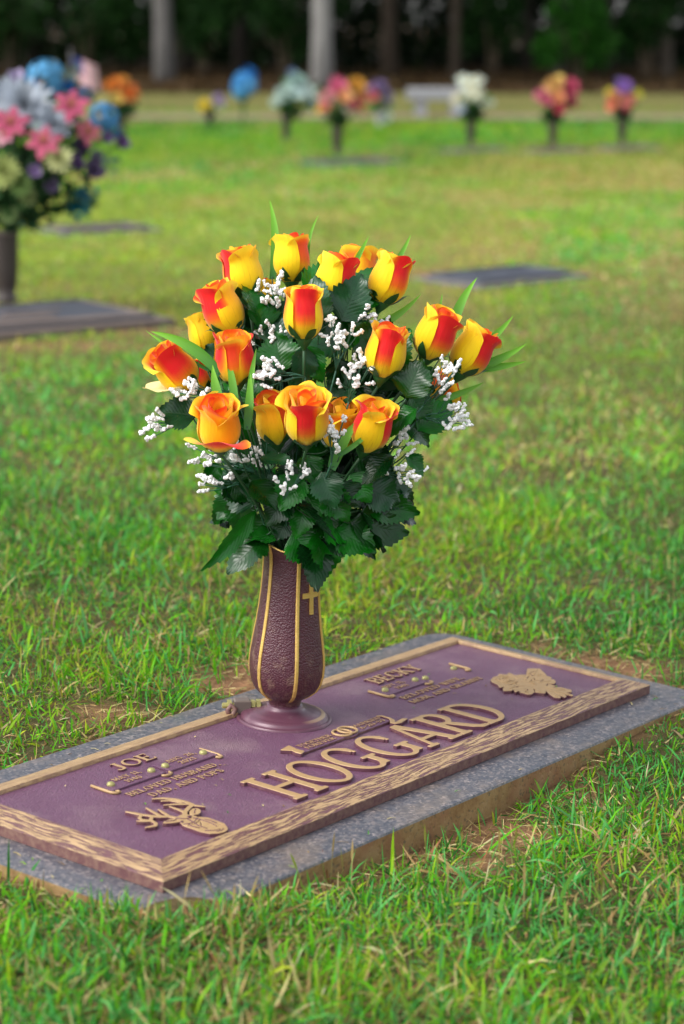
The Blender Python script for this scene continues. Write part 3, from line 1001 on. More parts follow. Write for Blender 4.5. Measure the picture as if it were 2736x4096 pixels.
def glyph(ch):
    """a roman capital, cap height 1 -> (contours, advance width)"""
    f = Field(-0.15, 1.3, -0.3, 1.12, 100)
    w = 0.7

    def stem(x, y0=0.0, y1=1.0, s0=True, s1=True, wd=ST):
        f.add(f.rect(x - wd / 2, y0, x + wd / 2, y1))
        if s0: f.add(f.rect(x - ST2 / 2, y0, x + ST2 / 2, y0 + SF))
        if s1: f.add(f.rect(x - ST2 / 2, y1 - SF, x + ST2 / 2, y1))

    def arc(cx, cy, rx, ry, a0, a1, n=14): return [(cx + rx * math.cos(R(a0 + (a1 - a0) * k / n)), cy + ry * math.sin(R(a0 + (a1 - a0) * k / n))) for k in range(n + 1)]
    if ch == 'H': stem(.15); stem(.68); f.add(f.rect(.15, .46, .68, .46 + TH)); w = .83
    elif ch in 'O0':
        rx = .43 if ch == 'O' else .31
        f.add(f.ring(rx + .02, .5, rx, .52, .15, .08)); w = 2 * rx + .04
    elif ch in 'GC':
        f.add(f.ring(.44, .5, .42, .52, .15, .08)); f.cut(f.rect(.52, .36, 1.2, .70)); f.cut(f.rect(.74, .2, 1.2, .82))
        f.add(f.bar(.735, .66, .735, .86, .06))
        if ch == 'G': f.add(f.rect(.64, .06, .79, .40)); f.add(f.rect(.54, .38, .88, .38 + SF)); w = .9
        else: f.add(f.stroke([(.66, .10), (.76, .24)], .04)); w = .84
    elif ch in 'A': f.add(f.bar(.12, 0, .41, 1.0, .085)); f.add(f.bar(.76, 0, .44, 1.0, .16)); f.add(f.rect(.22, .28, .64, .36)); f.add(f.rect(-.02, 0, .26, SF)); f.add(f.rect(.6, 0, .93, SF)); f.cut(f.rect(-1, 1.0, 2, 2)); f.cut(f.rect(-1, -1, 2, 0)); w = .92
    elif ch in 'RPB':
        stem(.15); f.add(np.maximum(f.ring(.34, .74, .30, .26, .14, .075), .15 - f.X)); f.add(f.rect(.15, .925, .34, 1.0)); f.add(f.rect(.15, .48, .34, .555)); w = .68
        if ch == 'R': f.add(f.stroke([(.36, .49), (.56, .16), (.66, .06), (.80, .045)], [.07, .075, .06, .04])); w = .82
        if ch == 'B': f.add(np.maximum(f.ring(.36, .265, .34, .265, .15, .075), .15 - f.X)); f.add(f.rect(.15, 0, .36, .075)); w = .74
    elif ch == 'D': stem(.15); f.add(np.maximum(f.ring(.30, .5, .50, .5, .155, .078), .16 - f.X)); f.add(f.rect(.15, .922, .31, 1.0)); f.add(f.rect(.15, 0, .31, .078)); w = .84
    elif ch == 'J': stem(.36, .12, 1.0, False, True); f.add(f.stroke([(.36, .18), (.33, .06), (.22, -.02), (.08, .0), (.03, .08)], [.075, .075, .06, .055, .06])); w = .55
    elif ch in 'EF':
        stem(.15); f.add(f.rect(.15, .92, .60, 1.0)); f.add(f.rect(.54, .78, .60, 1.0)); f.add(f.rect(.15, .47, .46, .55)); f.add(f.rect(.43, .40, .485, .62)); w = .64
        if ch == 'E': f.add(f.rect(.15, 0, .64, .08)); f.add(f.rect(.58, 0, .645, .22)); w = .70
    elif ch == 'L': stem(.15); f.add(f.rect(.15, 0, .6, .08)); f.add(f.rect(.54, 0, .605, .24)); w = .66
    elif ch == 'I': stem(.16); w = .34
    elif ch == 'T': stem(.36, 0, 1, True, False); f.add(f.rect(.02, .92, .70, 1.0)); f.add(f.rect(.02, .78, .08, 1.0)); f.add(f.rect(.64, .78, .70, 1.0)); w = .74
    elif ch == 'K': stem(.15); f.add(f.bar(.2, .40, .66, 1.0, .08)); f.add(f.bar(.34, .56, .74, 0, .15)); f.add(f.rect(.58, 0, .88, SF)); f.add(f.rect(.52, 1 - SF, .80, 1)); f.cut(f.rect(-1, 1, 2, 2)); f.cut(f.rect(-1, -1, 2, 0)); w = .84
    elif ch in 'VY':
        yb = 0.0 if ch == 'V' else .42
        f.add(f.bar(.14, 1.0, .40, yb, .155)); f.add(f.bar(.68, 1.0, .42, yb, .085)); f.add(f.rect(0, 1 - SF, .28, 1)); f.add(f.rect(.54, 1 - SF, .82, 1))
        if ch == 'Y': stem(.41, 0, .5, True, False)
        f.cut(f.rect(-1, 1, 2, 2)); f.cut(f.rect(-1, -1, 2, 0)); w = .82
    elif ch == 'W':
        for a, b, t in ((.12, .34, .14), (.52, .36, .08), (.48, .70, .14), (.92, .72, .08)): f.add(f.bar(a, 1.0, b, 0, t))
        f.add(f.rect(0, 1 - SF, .25, 1)); f.add(f.rect(.38, 1 - SF, .62, 1)); f.add(f.rect(.82, 1 - SF, 1.04, 1)); f.cut(f.rect(-1, 1, 2, 2)); f.cut(f.rect(-1, -1, 2, 0)); w = 1.04
    elif ch == 'M':
        stem(.12, wd=.085); stem(.84); f.add(f.bar(.14, 1.0, .47, .1, .15)); f.add(f.bar(.82, 1.0, .49, .1, .085)); f.cut(f.rect(-1, 1, 2, 2)); w = .99
    elif ch == 'N': stem(.13, wd=.085); stem(.70, wd=.085); f.add(f.bar(.12, 1.0, .70, 0, .155)); f.cut(f.rect(-1, 1, 2, 2)); f.cut(f.rect(-1, -1, 2, 0)); w = .84
    elif ch == 'U': stem(.15, .3, 1, False); stem(.66, .3, 1, False, wd=.09); f.add(np.maximum(f.ring(.39, .30, .315, .32, .15, .085), f.Y - .31)); w = .80
    elif ch == 'S': f.add(f.stroke([(.56, .80), (.50, .90), (.36, .96), (.20, .92), (.13, .76), (.20, .62), (.42, .48), (.56, .34), (.55, .16), (.42, .05), (.26, .04), (.14, .12), (.10, .22)], [.045, .05, .045, .06, .07, .075, .08, .075, .07, .06, .045, .05, .045])); w = .66
    elif ch == 'X': f.add(f.bar(.1, 1, .68, 0, .15)); f.add(f.bar(.66, 1, .1, 0, .08)); w = .78
    elif ch == '1': stem(.28, 0, 1, True, False); f.add(f.stroke([(.28, .95), (.12, .82)], [.06, .045])); w = .46
    elif ch == '2': f.add(f.stroke([(.09, .74), (.14, .90), (.30, .96), (.46, .90), (.50, .72), (.40, .52), (.14, .14), (.08, .06)], [.06, .06, .055, .06, .075, .07, .05, .05])); f.add(f.rect(.06, 0, .58, .12)); w = .62
    elif ch == '4': f.add(f.rect(.36, 0, .50, 1.0)); f.add(f.bar(.40, .98, .06, .30, .085)); f.add(f.rect(.02, .24, .62, .34)); w = .66
    elif ch in '96':
        if ch == '9': f.add(f.ring(.31, .68, .27, .32, .13, .075)); f.add(f.stroke([(.51, .70), (.49, .40), (.38, .14), (.16, .04)], [.07, .07, .06, .05]))
        else: f.add(f.ring(.31, .32, .27, .32, .13, .075)); f.add(f.stroke([(.11, .30), (.13, .60), (.24, .86), (.46, .96)], [.07, .07, .06, .05]))
        w = .62
    elif ch == '5': f.add(f.rect(.12, .9, .52, 1.0)); f.add(f.rect(.12, .55, .20, 1.0)); f.add(f.stroke([(.16, .58), (.32, .62), (.47, .52), (.50, .34), (.42, .14), (.26, .05), (.10, .08)], .065)); w = .60
    elif ch == ',': f.add(f.ell(.12, .07, .085, .085)); f.add(f.stroke([(.17, .05), (.15, -.08), (.07, -.18)], [.05, .04, .02])); w = .26
    elif ch == '.': f.add(f.ell(.12, .07, .085, .085)); w = .26
    elif ch == '-': f.add(f.rect(.06, .40, .38, .50)); w = .44
    return f, w


GLYPHS, GMESH = {}, {}


def lettering(text, x, y, h, z, depth, parent, width=None, spacing=0.06):
    """every character a raised piece of its own on the plaque"""
    pos, adv = [], 0.0
    for ch in text:
        if ch == ' ': adv += 0.42; continue
        if ch not in GLYPHS: GLYPHS[ch] = glyph(ch)
        pos.append((ch, adv)); adv += GLYPHS[ch][1] + spacing
    adv -= spacing
    sx = 1.0 if width is None else width / (adv * h)
    for ch, a in pos:
        k = (ch, round(h, 4), round(depth, 4))
        if k not in GMESH:
            bv = min(0.0006, depth * 0.10, h * 0.008); GMESH[k] = solid('letter', GLYPHS[ch][0].contours(bv * 0.8 / h), h, depth, bv, [M['tan'], M['letter_side']])
        o = link('letter', GMESH[k], parent)
        o.location = (x + a * h * sx, y, z); o.scale = (sx, 1, 1)


FIELD_Z = 0.0032


def make_marker():
    root = empty('grave_marker', mat=MK_MAT)
    tag(root, 'purple bronze grave marker with large raised lettering on a grey granite slab', 'grave marker')
    # --- granite slab with softened corners
    def rr(i, z, rad=0.05):
        out = []
        for cx, cy, a0 in ((GX1 - rad, GY0 + rad, -90), (GX1 - rad, GY1 - rad, 0), (GX0 + rad, GY1 - rad, 90), (GX0 + rad, GY0 + rad, 180)):
            for k in range(7):
                a = R(a0 + 15 * k); out.append((cx + (rad - i) * math.cos(a), cy + (rad - i) * math.sin(a), z))
        return out
    V = rr(0.0, GZ - 0.11) + rr(0, GZ - 0.004) + rr(0.0012, GZ - 0.0012) + rr(0.004, GZ)
    n = 28
    Fc, mi = [], []
    for k in range(3):
        for i in range(n):
            Fc.append((k * n + i, k * n + (i + 1) % n, (k + 1) * n + (i + 1) % n, (k + 1) * n + i)); mi.append(1 if k == 0 else 0)
    Fc.append(tuple(3 * n + i for i in range(n))); mi.append(0)
    Fc.append(tuple(range(n))[::-1]); mi.append(1)
    link('granite_base', mesh('granite_base', V, Fc, [M['granite'], M['granite_side']], False, mat_index=mi), root)
    # --- plaque body
    pl = link('plaque', mesh('plaque', *box(0, PL, 0, PD, GZ + 0.0005, -0.0004), M['side'], False), root)
    bw = 0.036
    x0, x1, y0, y1 = bw, PL - bw, bw, PD - bw
    fx, fy = 56, 20
    gv = [(x0 - .003 + (x1 - x0 + .006) * i / fx, y0 - .003 + (y1 - y0 + .006) * j / fy, FIELD_Z) for j in range(fy + 1) for i in range(fx + 1)]
    link('field', mesh('field', gv, grid_faces(fx + 1, fy + 1), M['field']), pl)
    # --- four mitred rails, sloping up to a crest and dropping to the field
    prof = [(0.0, -0.0006), (0.0006, 0.0004), (0.010, 0.0030), (0.022, 0.0062), (0.0335, 0.0088), (0.0352, 0.0086), (0.0362, 0.0050), (0.0362, 0.0010)]
    for ri, (ax, ay, bx, by) in enumerate(((0, 0, PL, 0), (PL, 0, PL, PD), (PL, PD, 0, PD), (0, PD, 0, 0))):
        L = math.hypot(bx - ax, by - ay); ex, ey = (bx - ax) / L, (by - ay) / L; nx, ny = -ey, ex
        V, U = [], []
        N = 60
        off = rng.uniform(0, 50)
        for q, (pr, pz) in enumerate(prof):
            for k in range(N + 1):
                t = pr + (L - 2 * pr) * k / N
                V.append((ax + ex * t + nx * pr, ay + ey * t + ny * pr, pz)); U.append((t + off, pr + 0.2 * pz))
        link('border_rail', mesh('border_rail', V, grid_faces(N + 1, len(prof)), M['grain' if ri in (0, 3) else 'grain_worn'], False, uv=U), root)
    # --- inscriptions
    T = FIELD_Z - 0.0003
    lettering('HOGGARD', 0.309, 0.0500, 0.0925, T, 0.0056, pl, 0.512, 0.035)
    lettering('JOE', 0.2385, 0.2850, 0.0240, T, 0.0032, pl, 0.0750)
    lettering('BECKY', 0.8020, 0.2815, 0.0280, T, 0.0034, pl, 0.1190)
    for dx, a, b, c, d, e, g in ((0.0, 'MAY 11,', '1940', 'AUG. 26,', '2021', 'BELOVED HUSBAND,', 'DAD, AND POPS'),
                                 (0.592, 'SEPT. 21,', '1941', '', '', 'BELOVED WIFE,', 'MOM, AND GRANNY')):
        # scroll-ended date plates, riveted on
        plates = [(0.1745, 0.2745)] + ([(0.2835, 0.3785)] if c else [])
        for (p0, p1) in plates:
            link('date_plate', mesh('date_plate', *box(p0 + dx, p1 + dx, 0.2375, 0.2690, T, T + 0.0032, 0.0006), M['field'], False), pl)
        zt = T + 0.0030
        lettering(a, 0.2005 + dx - (0.006 if not c == 'AUG. 26,' else 0), 0.2575, 0.0098, zt, 0.0013, pl, 0.0500)
        lettering(b, 0.2090 + dx - (0.002 if not c else 0), 0.2432, 0.0098, zt, 0.0013, pl, 0.0285)
        if c:
            lettering(c, 0.3030 + dx, 0.2575, 0.0098, zt, 0.0013, pl, 0.0560); lettering(d, 0.3130 + dx, 0.2432, 0.0098, zt, 0.0013, pl, 0.0305)
        lettering(e, 0.1790 + dx, 0.2105, 0.0122, T, 0.0018, pl, 0.1740 if c else 0.1550)
        lettering(g, (0.1975 if c else 0.1730) + dx, 0.1900, 0.0122, T, 0.0018, pl, 0.1400 if c else 0.1840)
        for rx, rz in ((0.1868, zt), (0.2635, zt), (0.2905, zt if c else T), (0.3665, zt if c else T)):
            V, Fc = [], []
            pr = [(0.0052, -0.001), (0.0054, 0.0018), (0.0046, 0.0036), (0.0028, 0.0046), (0.0006, 0.0049)]
            for (r_, z_) in pr: V += [(r_ * math.cos(k * math.pi / 8), r_ * math.sin(k * math.pi / 8), z_) for k in range(16)]
            Fc = grid_faces(16, 5, True) + [tuple(64 + k for k in range(16))]
            rv = link('rivet', mesh('rivet', V, Fc, M['rivet']), pl)
            rv.location = (rx + dx, 0.2530, rz)
        # rolled ends of the scroll
        for pts, rad in (([(0.1700, 0.2710), (0.1692, 0.2520), (0.1688, 0.2355), (0.1725, 0.2295), (0.1785, 0.2295), (0.1800, 0.2340), (0.1770, 0.2360)], [.0026, .0030, .0030, .0026, .0024, .0022, .0016]),
                         ([(0.2625, 0.2345), (0.2665, 0.2305), (0.2735, 0.2295), (0.2795, 0.2320), (0.2800, 0.2375)], [.0020, .0028, .0028, .0026, .0018]),
                         ([(0.3805, 0.2705), (0.3800, 0.2520), (0.3795, 0.2365), (0.3770, 0.2290), (0.3715, 0.2285), (0.3700, 0.2330), (0.3730, 0.2355)], [.0026, .0030, .0030, .0026, .0024, .0022, .0016])):
            Vt, Ft = tube([(p[0] + dx, p[1], T + 0.0022) for p in pts], [q * 0.72 for q in rad], 8)
            link('scroll_roll', mesh('scroll_roll', Vt, Ft, M['tan']), pl)
    # --- the wedding banner under the vase
    f = Field(0.440, 0.692, 0.140, 0.196, 220)
    f.add(f.rect(0.466, 0.1600, 0.664, 0.1855)); f.add(f.ell(0.5725, 0.1725, 0.0205, 0.0165))
    bn = solid('banner', f.contours(.0005), 1.0, 0.0045, 0.0008, [M['field'], M['side']])
    b = link('banner', bn, pl); b.location = (0, 0, T)
    f = Field(0.436, 0.70, 0.138, 0.20, 230)
    f.add(f.poly([(0.446, 0.1860), (0.470, 0.1900), (0.4660, 0.1720), (0.4665, 0.1600), (0.4545, 0.1560), (0.4530, 0.1650), (0.4560, 0.1730)]))
    tl = link('banner_tail', solid('banner_tail', f.contours(.0006), 1.0, 0.0060, 0.0008, [M['tan'], M['letter_side']]), pl); tl.location = (0, 0, T)
    f = Field(0.436, 0.70, 0.138, 0.20, 230)
    f.add(f.stroke([(0.664, 0.1840), (0.670, 0.1800), (0.6690, 0.1650), (0.6640, 0.1570), (0.6560, 0.1520), (0.6560, 0.1470), (0.6640, 0.1460), (0.6790, 0.1490), (0.6850, 0.1470)], [.0015, .0018, .002, .0035, .003, .003, .004, .0035, .001]))
    tl = link('banner_tail', solid('banner_tail', f.contours(.0006), 1.0, 0.0060, 0.0008, [M['tan'], M['letter_side']]), pl); tl.location = (0, 0, T)
    zb = T + 0.0043
    lettering('TOGETHER', 0.4755, 0.1745, 0.0086, zb, 0.0013, pl, 0.0720); lettering('FOREVER', 0.4785, 0.1630, 0.0086, zb, 0.0013, pl, 0.0640)
    lettering('MARRIED', 0.5975, 0.1745, 0.0086, zb, 0.0013, pl, 0.0640); lettering('6-20-59', 0.6020, 0.1630, 0.0086, zb, 0.0013, pl, 0.0560)
    for cx, dz in ((0.5665, 0.0), (0.5785, 0.0012)):
        pts = [(cx + 0.0135 * math.cos(a), 0.1725 + 0.0135 * math.sin(a), zb + 0.0014 + dz) for a in np.linspace(0, 2 * math.pi, 33)]
        link('wedding_ring', mesh('wedding_ring', *tube(pts, 0.0018, 8, False), M['tan']), pl)
    # --- stag's head
    f = Field(0.095, 0.215, 0.034, 0.186, 190)
    mm = lambda L: [(a / 1000, b / 1000) for a, b in L]
    f.add(f.poly(mm([(153.6, 114.2), (161.9, 116.9), (168.9, 113.9), (173.0, 107.6), (173.5, 102.6), (173.9, 96.7), (180.6, 87.3), (179.8, 74.2), (178.6, 59.0), (172.1, 49.2), (165.2, 42.6), (156.5, 40.6), (148.3, 42.4), (139.9, 49.2), (136.6, 60.5), (137.2, 73.3), (137.3, 84.0), (137.9, 91.6), (143.7, 99.3), (146.7, 107.3)])))
    f.add(f.poly(mm([(174.1, 110.4), (181.1, 117.3), (190.5, 120.9), (196.6, 118.8), (195.4, 111.5), (189.0, 105.5), (181.4, 103.1), (174.6, 105.4)])))
    f.add(f.poly(mm([(127.0, 113.3), (132.8, 115.7), (142.6, 115.3), (148.7, 113.5), (147.2, 106.8), (143.8, 102.0), (136.7, 104.8), (129.8, 109.5)])))
    for L, r in (([(168.3, 113.4), (175.8, 119.9), (189.3, 126.1), (202.3, 130.1), (204.0, 141.6), (201.9, 158.1), (194.1, 171.5), (183.7, 179.0)], 3.0), ([(202.4, 132.9), (190.6, 144.6), (176.5, 154.1)], 2.4), ([(198.2, 145.7), (194.6, 159.0), (185.0, 166.2)], 2.4),
                 ([(200.4, 130.3), (203.7, 123.1), (207.4, 115.4)], 2.4), ([(174.3, 118.6), (177.0, 132.7), (177.1, 145.6)], 2.4), ([(153.6, 111.4), (149.8, 123.5), (141.6, 130.6), (137.0, 137.4), (131.2, 150.4), (128.8, 161.1), (125.6, 171.0)], 3.0),
                 ([(151.3, 124.8), (155.4, 137.4), (159.6, 148.4)], 2.3), ([(143.7, 130.7), (148.2, 147.4), (152.8, 162.4)], 2.4), ([(130.7, 150.9), (120.5, 144.5), (118.1, 138.6), (124.3, 129.7)], 2.2),
                 ([(134.8, 137.3), (122.3, 128.9), (116.5, 133.6), (111.4, 139.9)], 2.4), ([(123.8, 127.5), (121.3, 119.0), (114.2, 113.6), (108.5, 115.6), (101.9, 117.9)], 2.4)):
        f.add(f.stroke(mm(L), [r / 1000] * (len(L) - 1) + [r * 0.55 / 1000]))
    for L in ([(139.3, 92.8), (141.2, 85.5), (153.7, 83.9), (163.9, 87.3), (171.0, 90.2)], [(164.7, 105.9), (168.2, 106.2), (167.8, 102.8), (163.5, 101.6), (164.7, 105.9)], [(142.2, 92.7), (146.1, 89.8), (147.0, 85.2)],
              [(162.4, 83.4), (151.6, 72.4)], [(162.3, 72.6), (164.8, 71.2)], [(184.5, 113.9), (185.9, 109.7)], [(136.6, 111.9), (142.9, 108.4)], [(172.3, 62.6), (171.3, 58.2)]):
        f.cut(f.stroke(mm(L), 0.00062))
    e = link('stag_emblem', solid('stag_emblem', f.contours(.0004), 1.0, 0.0052, 0.0005, [M['tan'], M['letter_side']]), pl); e.location = (0, 0, T)
    # --- rose spray
    f = Field(0.895, 1.055, 0.034, 0.190, 200)
    f.add(f.poly(mm([(937.2, 170.7), (952.9, 176.5), (965.2, 175.4), (973.8, 180.4), (979.9, 169.4), (989.8, 173.2), (988.9, 166.2), (985.6, 158.9), (995.5, 154.9), (1000.4, 147.7), (1032.2, 165.2), (1045.6, 152.8), (1024.3, 127.9), (1018.9, 125.2), (1018.4, 115.2), (1009.2, 110.9), (1009.2, 103.2), (1000.1, 96.3), (991.1, 94.5), (985.5, 107.5), (983.8, 86.2), (970.8, 85.8), (983.7, 76.1), (982.1, 57.6), (974.0, 52.7), (966.8, 59.5), (962.8, 43.4), (958.0, 40.5), (957.2, 56.1), (950.8, 47.3), (942.9, 44.9), (952.4, 65.6), (941.3, 51.3), (934.9, 48.6), (931.8, 55.4), (942.0, 70.4), (957.5, 88.2), (946.8, 80.9), (939.0, 77.3), (932.4, 91.9), (919.8, 89.0), (915.8, 92.7), (916.5, 104.5), (923.5, 112.7), (912.1, 111.1), (924.3, 122.1), (913.2, 120.0), (904.5, 125.8), (912.7, 133.0), (926.6, 137.5), (915.4, 140.5), (925.7, 151.0), (929.6, 162.5)])) - 0.0008)
    for L in ([(949.7, 164.1), (962.7, 162.2), (962.7, 151.9)], [(936.8, 160.8), (941.7, 151.2), (959.5, 142.1)], [(949.7, 159.0), (956.2, 155.4)], [(948.2, 134.9), (946.6, 126.2)], [(980.7, 150.6), (982.3, 143.9)], [(975.8, 165.5), (975.8, 152.6)], [(997.0, 132.7), (985.5, 122.8)], [(966.0, 113.1), (966.0, 108.0)],
              [(997.9, 144.8), (1017.6, 123.7)], [(935.4, 126.7), (949.9, 118.1), (956.3, 107.0)], [(964.4, 135.0), (970.8, 123.8), (987.2, 129.0)], [(986.3, 114.4), (1000.2, 116.7)], [(1016.9, 137.4), (1021.8, 130.2)], [(934.5, 137.6), (957.9, 136.0)], [(944, 168), (950, 158)], [(956, 172), (960, 164)], [(968, 172), (970, 160)], [(1010, 150), (1028, 150)], [(1005, 140), (1012, 148)], [(925, 128), (938, 122)], [(922, 100), (938, 106)], [(935, 92), (946, 100)], [(975, 96), (984, 100)], [(962, 72), (974, 62)], [(954, 78), (958, 62)], [(986, 138), (996, 141)], [(948, 146), (958, 150), (966, 146)]):
        f.cut(f.stroke(mm(L), 0.0008))
    e = link('rose_spray_emblem', solid('rose_spray_emblem', f.contours(.0004), 1.0, 0.0052, 0.0005, [M['tan'], M['letter_side']]), pl); e.location = (0, 0, T)
    # --- finer modelling standing on the two emblems
    def arcp(cx, cy, r, a0, a1, n=9, q=1.0): return [(cx + r * math.cos(R(a0 + (a1 - a0) * k / n)), cy + q * r * math.sin(R(a0 + (a1 - a0) * k / n))) for k in range(n + 1)]
    ridges = [arcp(958, 155, 5, 0, 320), arcp(958, 155, 9.5, 30, 170), arcp(958, 155, 10, 200, 340), arcp(958, 154, 15, 100, 210), arcp(958, 154, 15.5, 240, 350), arcp(959, 154, 15, 10, 80), arcp(960, 153, 20, 60, 130), arcp(958, 152, 20, 190, 250),
              [(1003, 147), (1016, 152), (1030, 161)], [(1008, 140), (1022, 146), (1039, 152)], [(1010, 133), (1022, 136)], [(918, 125), (930, 127), (940, 130)], [(920, 95), (930, 104), (940, 112)], [(975, 132), (983, 140), (990, 146)], [(1000, 104), (990, 108), (976, 112)],
              [(938, 83), (944, 94), (950, 104)], [(978, 66), (968, 80), (962, 92)], [(960, 47), (958, 62), (958, 82)], [(946, 49), (953, 66), (957, 80)], [(936, 53), (946, 68), (954, 82)], arcp(972, 118, 7, 20, 260), arcp(972, 118, 3.4, 0, 300), arcp(990, 124, 6, 60, 280)]
    for L in ridges:
        V, Fc = tube([(a / 1000, b / 1000, T + 0.0052) for a, b in L], np.linspace(.0011, .0006, len(L)), 6)
        link('petal_ridge', mesh('petal_ridge', V, Fc, M['tan']), pl)
    ridges = [[(150, 112), (156, 104), (163, 100), (170, 104)], [(141, 92), (148, 88), (156, 88), (164, 92), (172, 96)], [(158, 100), (155, 88), (150, 76), (150, 62)], [(166, 98), (168, 86), (168, 72), (164, 58)], arcp(166, 104, 2.2, 0, 330), arcp(146, 99, 2.0, 0, 330),
              [(180, 108), (186, 113), (193, 117)], [(132, 113), (139, 110), (146, 108)], [(143, 60), (150, 52), (160, 50)], [(172, 66), (174, 76), (173, 86)], [(145, 70), (143, 80), (145, 88)], [(150, 48), (157, 46), (164, 48)]]
    for L in ridges:
        V, Fc = tube([(a / 1000, b / 1000, T + 0.0052) for a, b in L], np.linspace(.0009, .0006, len(L)), 6)
        link('fur_ridge', mesh('fur_ridge', V, Fc, M['letter_side']), pl)
    # --- the turned ring that holds the vase, and its lug with bolt and nuts
    pr = [(0.0672, 0.0), (0.0668, 0.0035), (0.0640, 0.0048), (0.0622, 0.0040), (0.0612, 0.0040), (0.0605, 0.0075), (0.0575, 0.0105), (0.0530, 0.0125), (0.0500, 0.0128), (0.0488, 0.0140), (0.0400, 0.0155), (0.0310, 0.0170), (0.0275, 0.0190), (0.0255, 0.0225), (0.0245, 0.0270)]
    V = []
    for r_, z_ in pr: V += [(r_ * math.cos(k * math.pi / 32), r_ * math.sin(k * math.pi / 32), z_) for k in range(64)]
    rg = link('vase_ring', mesh('vase_ring', V, grid_faces(64, len(pr), True) + [tuple((len(pr) - 1) * 64 + k for k in range(64))], M['ring']), root)
    rg.location = (VX, VY, FIELD_Z - 0.0004); rg.scale = (1, 1, 0.86)
    lug = link('ring_lug', mesh('ring_lug', *box(-0.013, 0.013, -0.010, 0.010, 0.004, 0.026, 0.002), M['slatetan'], False), root)
    lug.location = (0.5440, 0.3330, 0.002); lug.rotation_euler = (0, 0, R(-42)); lug.scale = (0.9, 0.9, 0.9)
    for nm, xo, r_, l_ in (('bolt_head', -0.020, 0.0095, 0.006), ('nut', 0.017, 0.0090, 0.006), ('nut', 0.0255, 0.0100, 0.006), ('bolt', 0.0, 0.0045, 0.062)):
        Vt, Ft = tube([(xo - l_ / 2, 0, 0.016), (xo + l_ / 2, 0, 0.016)], r_, 6 if nm != 'bolt' else 10)
        link(nm, mesh(nm, Vt, Ft, M['rivet'], False), lug)
    Vt, Ft = tube([(-0.020, -0.012, 0.002), (-0.024, -0.012, 0.012), (-0.019, -0.010, 0.019), (-0.012, -0.012, 0.014), (-0.016, -0.014, 0.005), (-0.026, -0.014, 0.001)], 0.0042, 8)
    link('chain_link', mesh('chain_link', Vt, Ft, M['side']), lug)


VX, VY = 0.5725, 0.2790
make_marker()


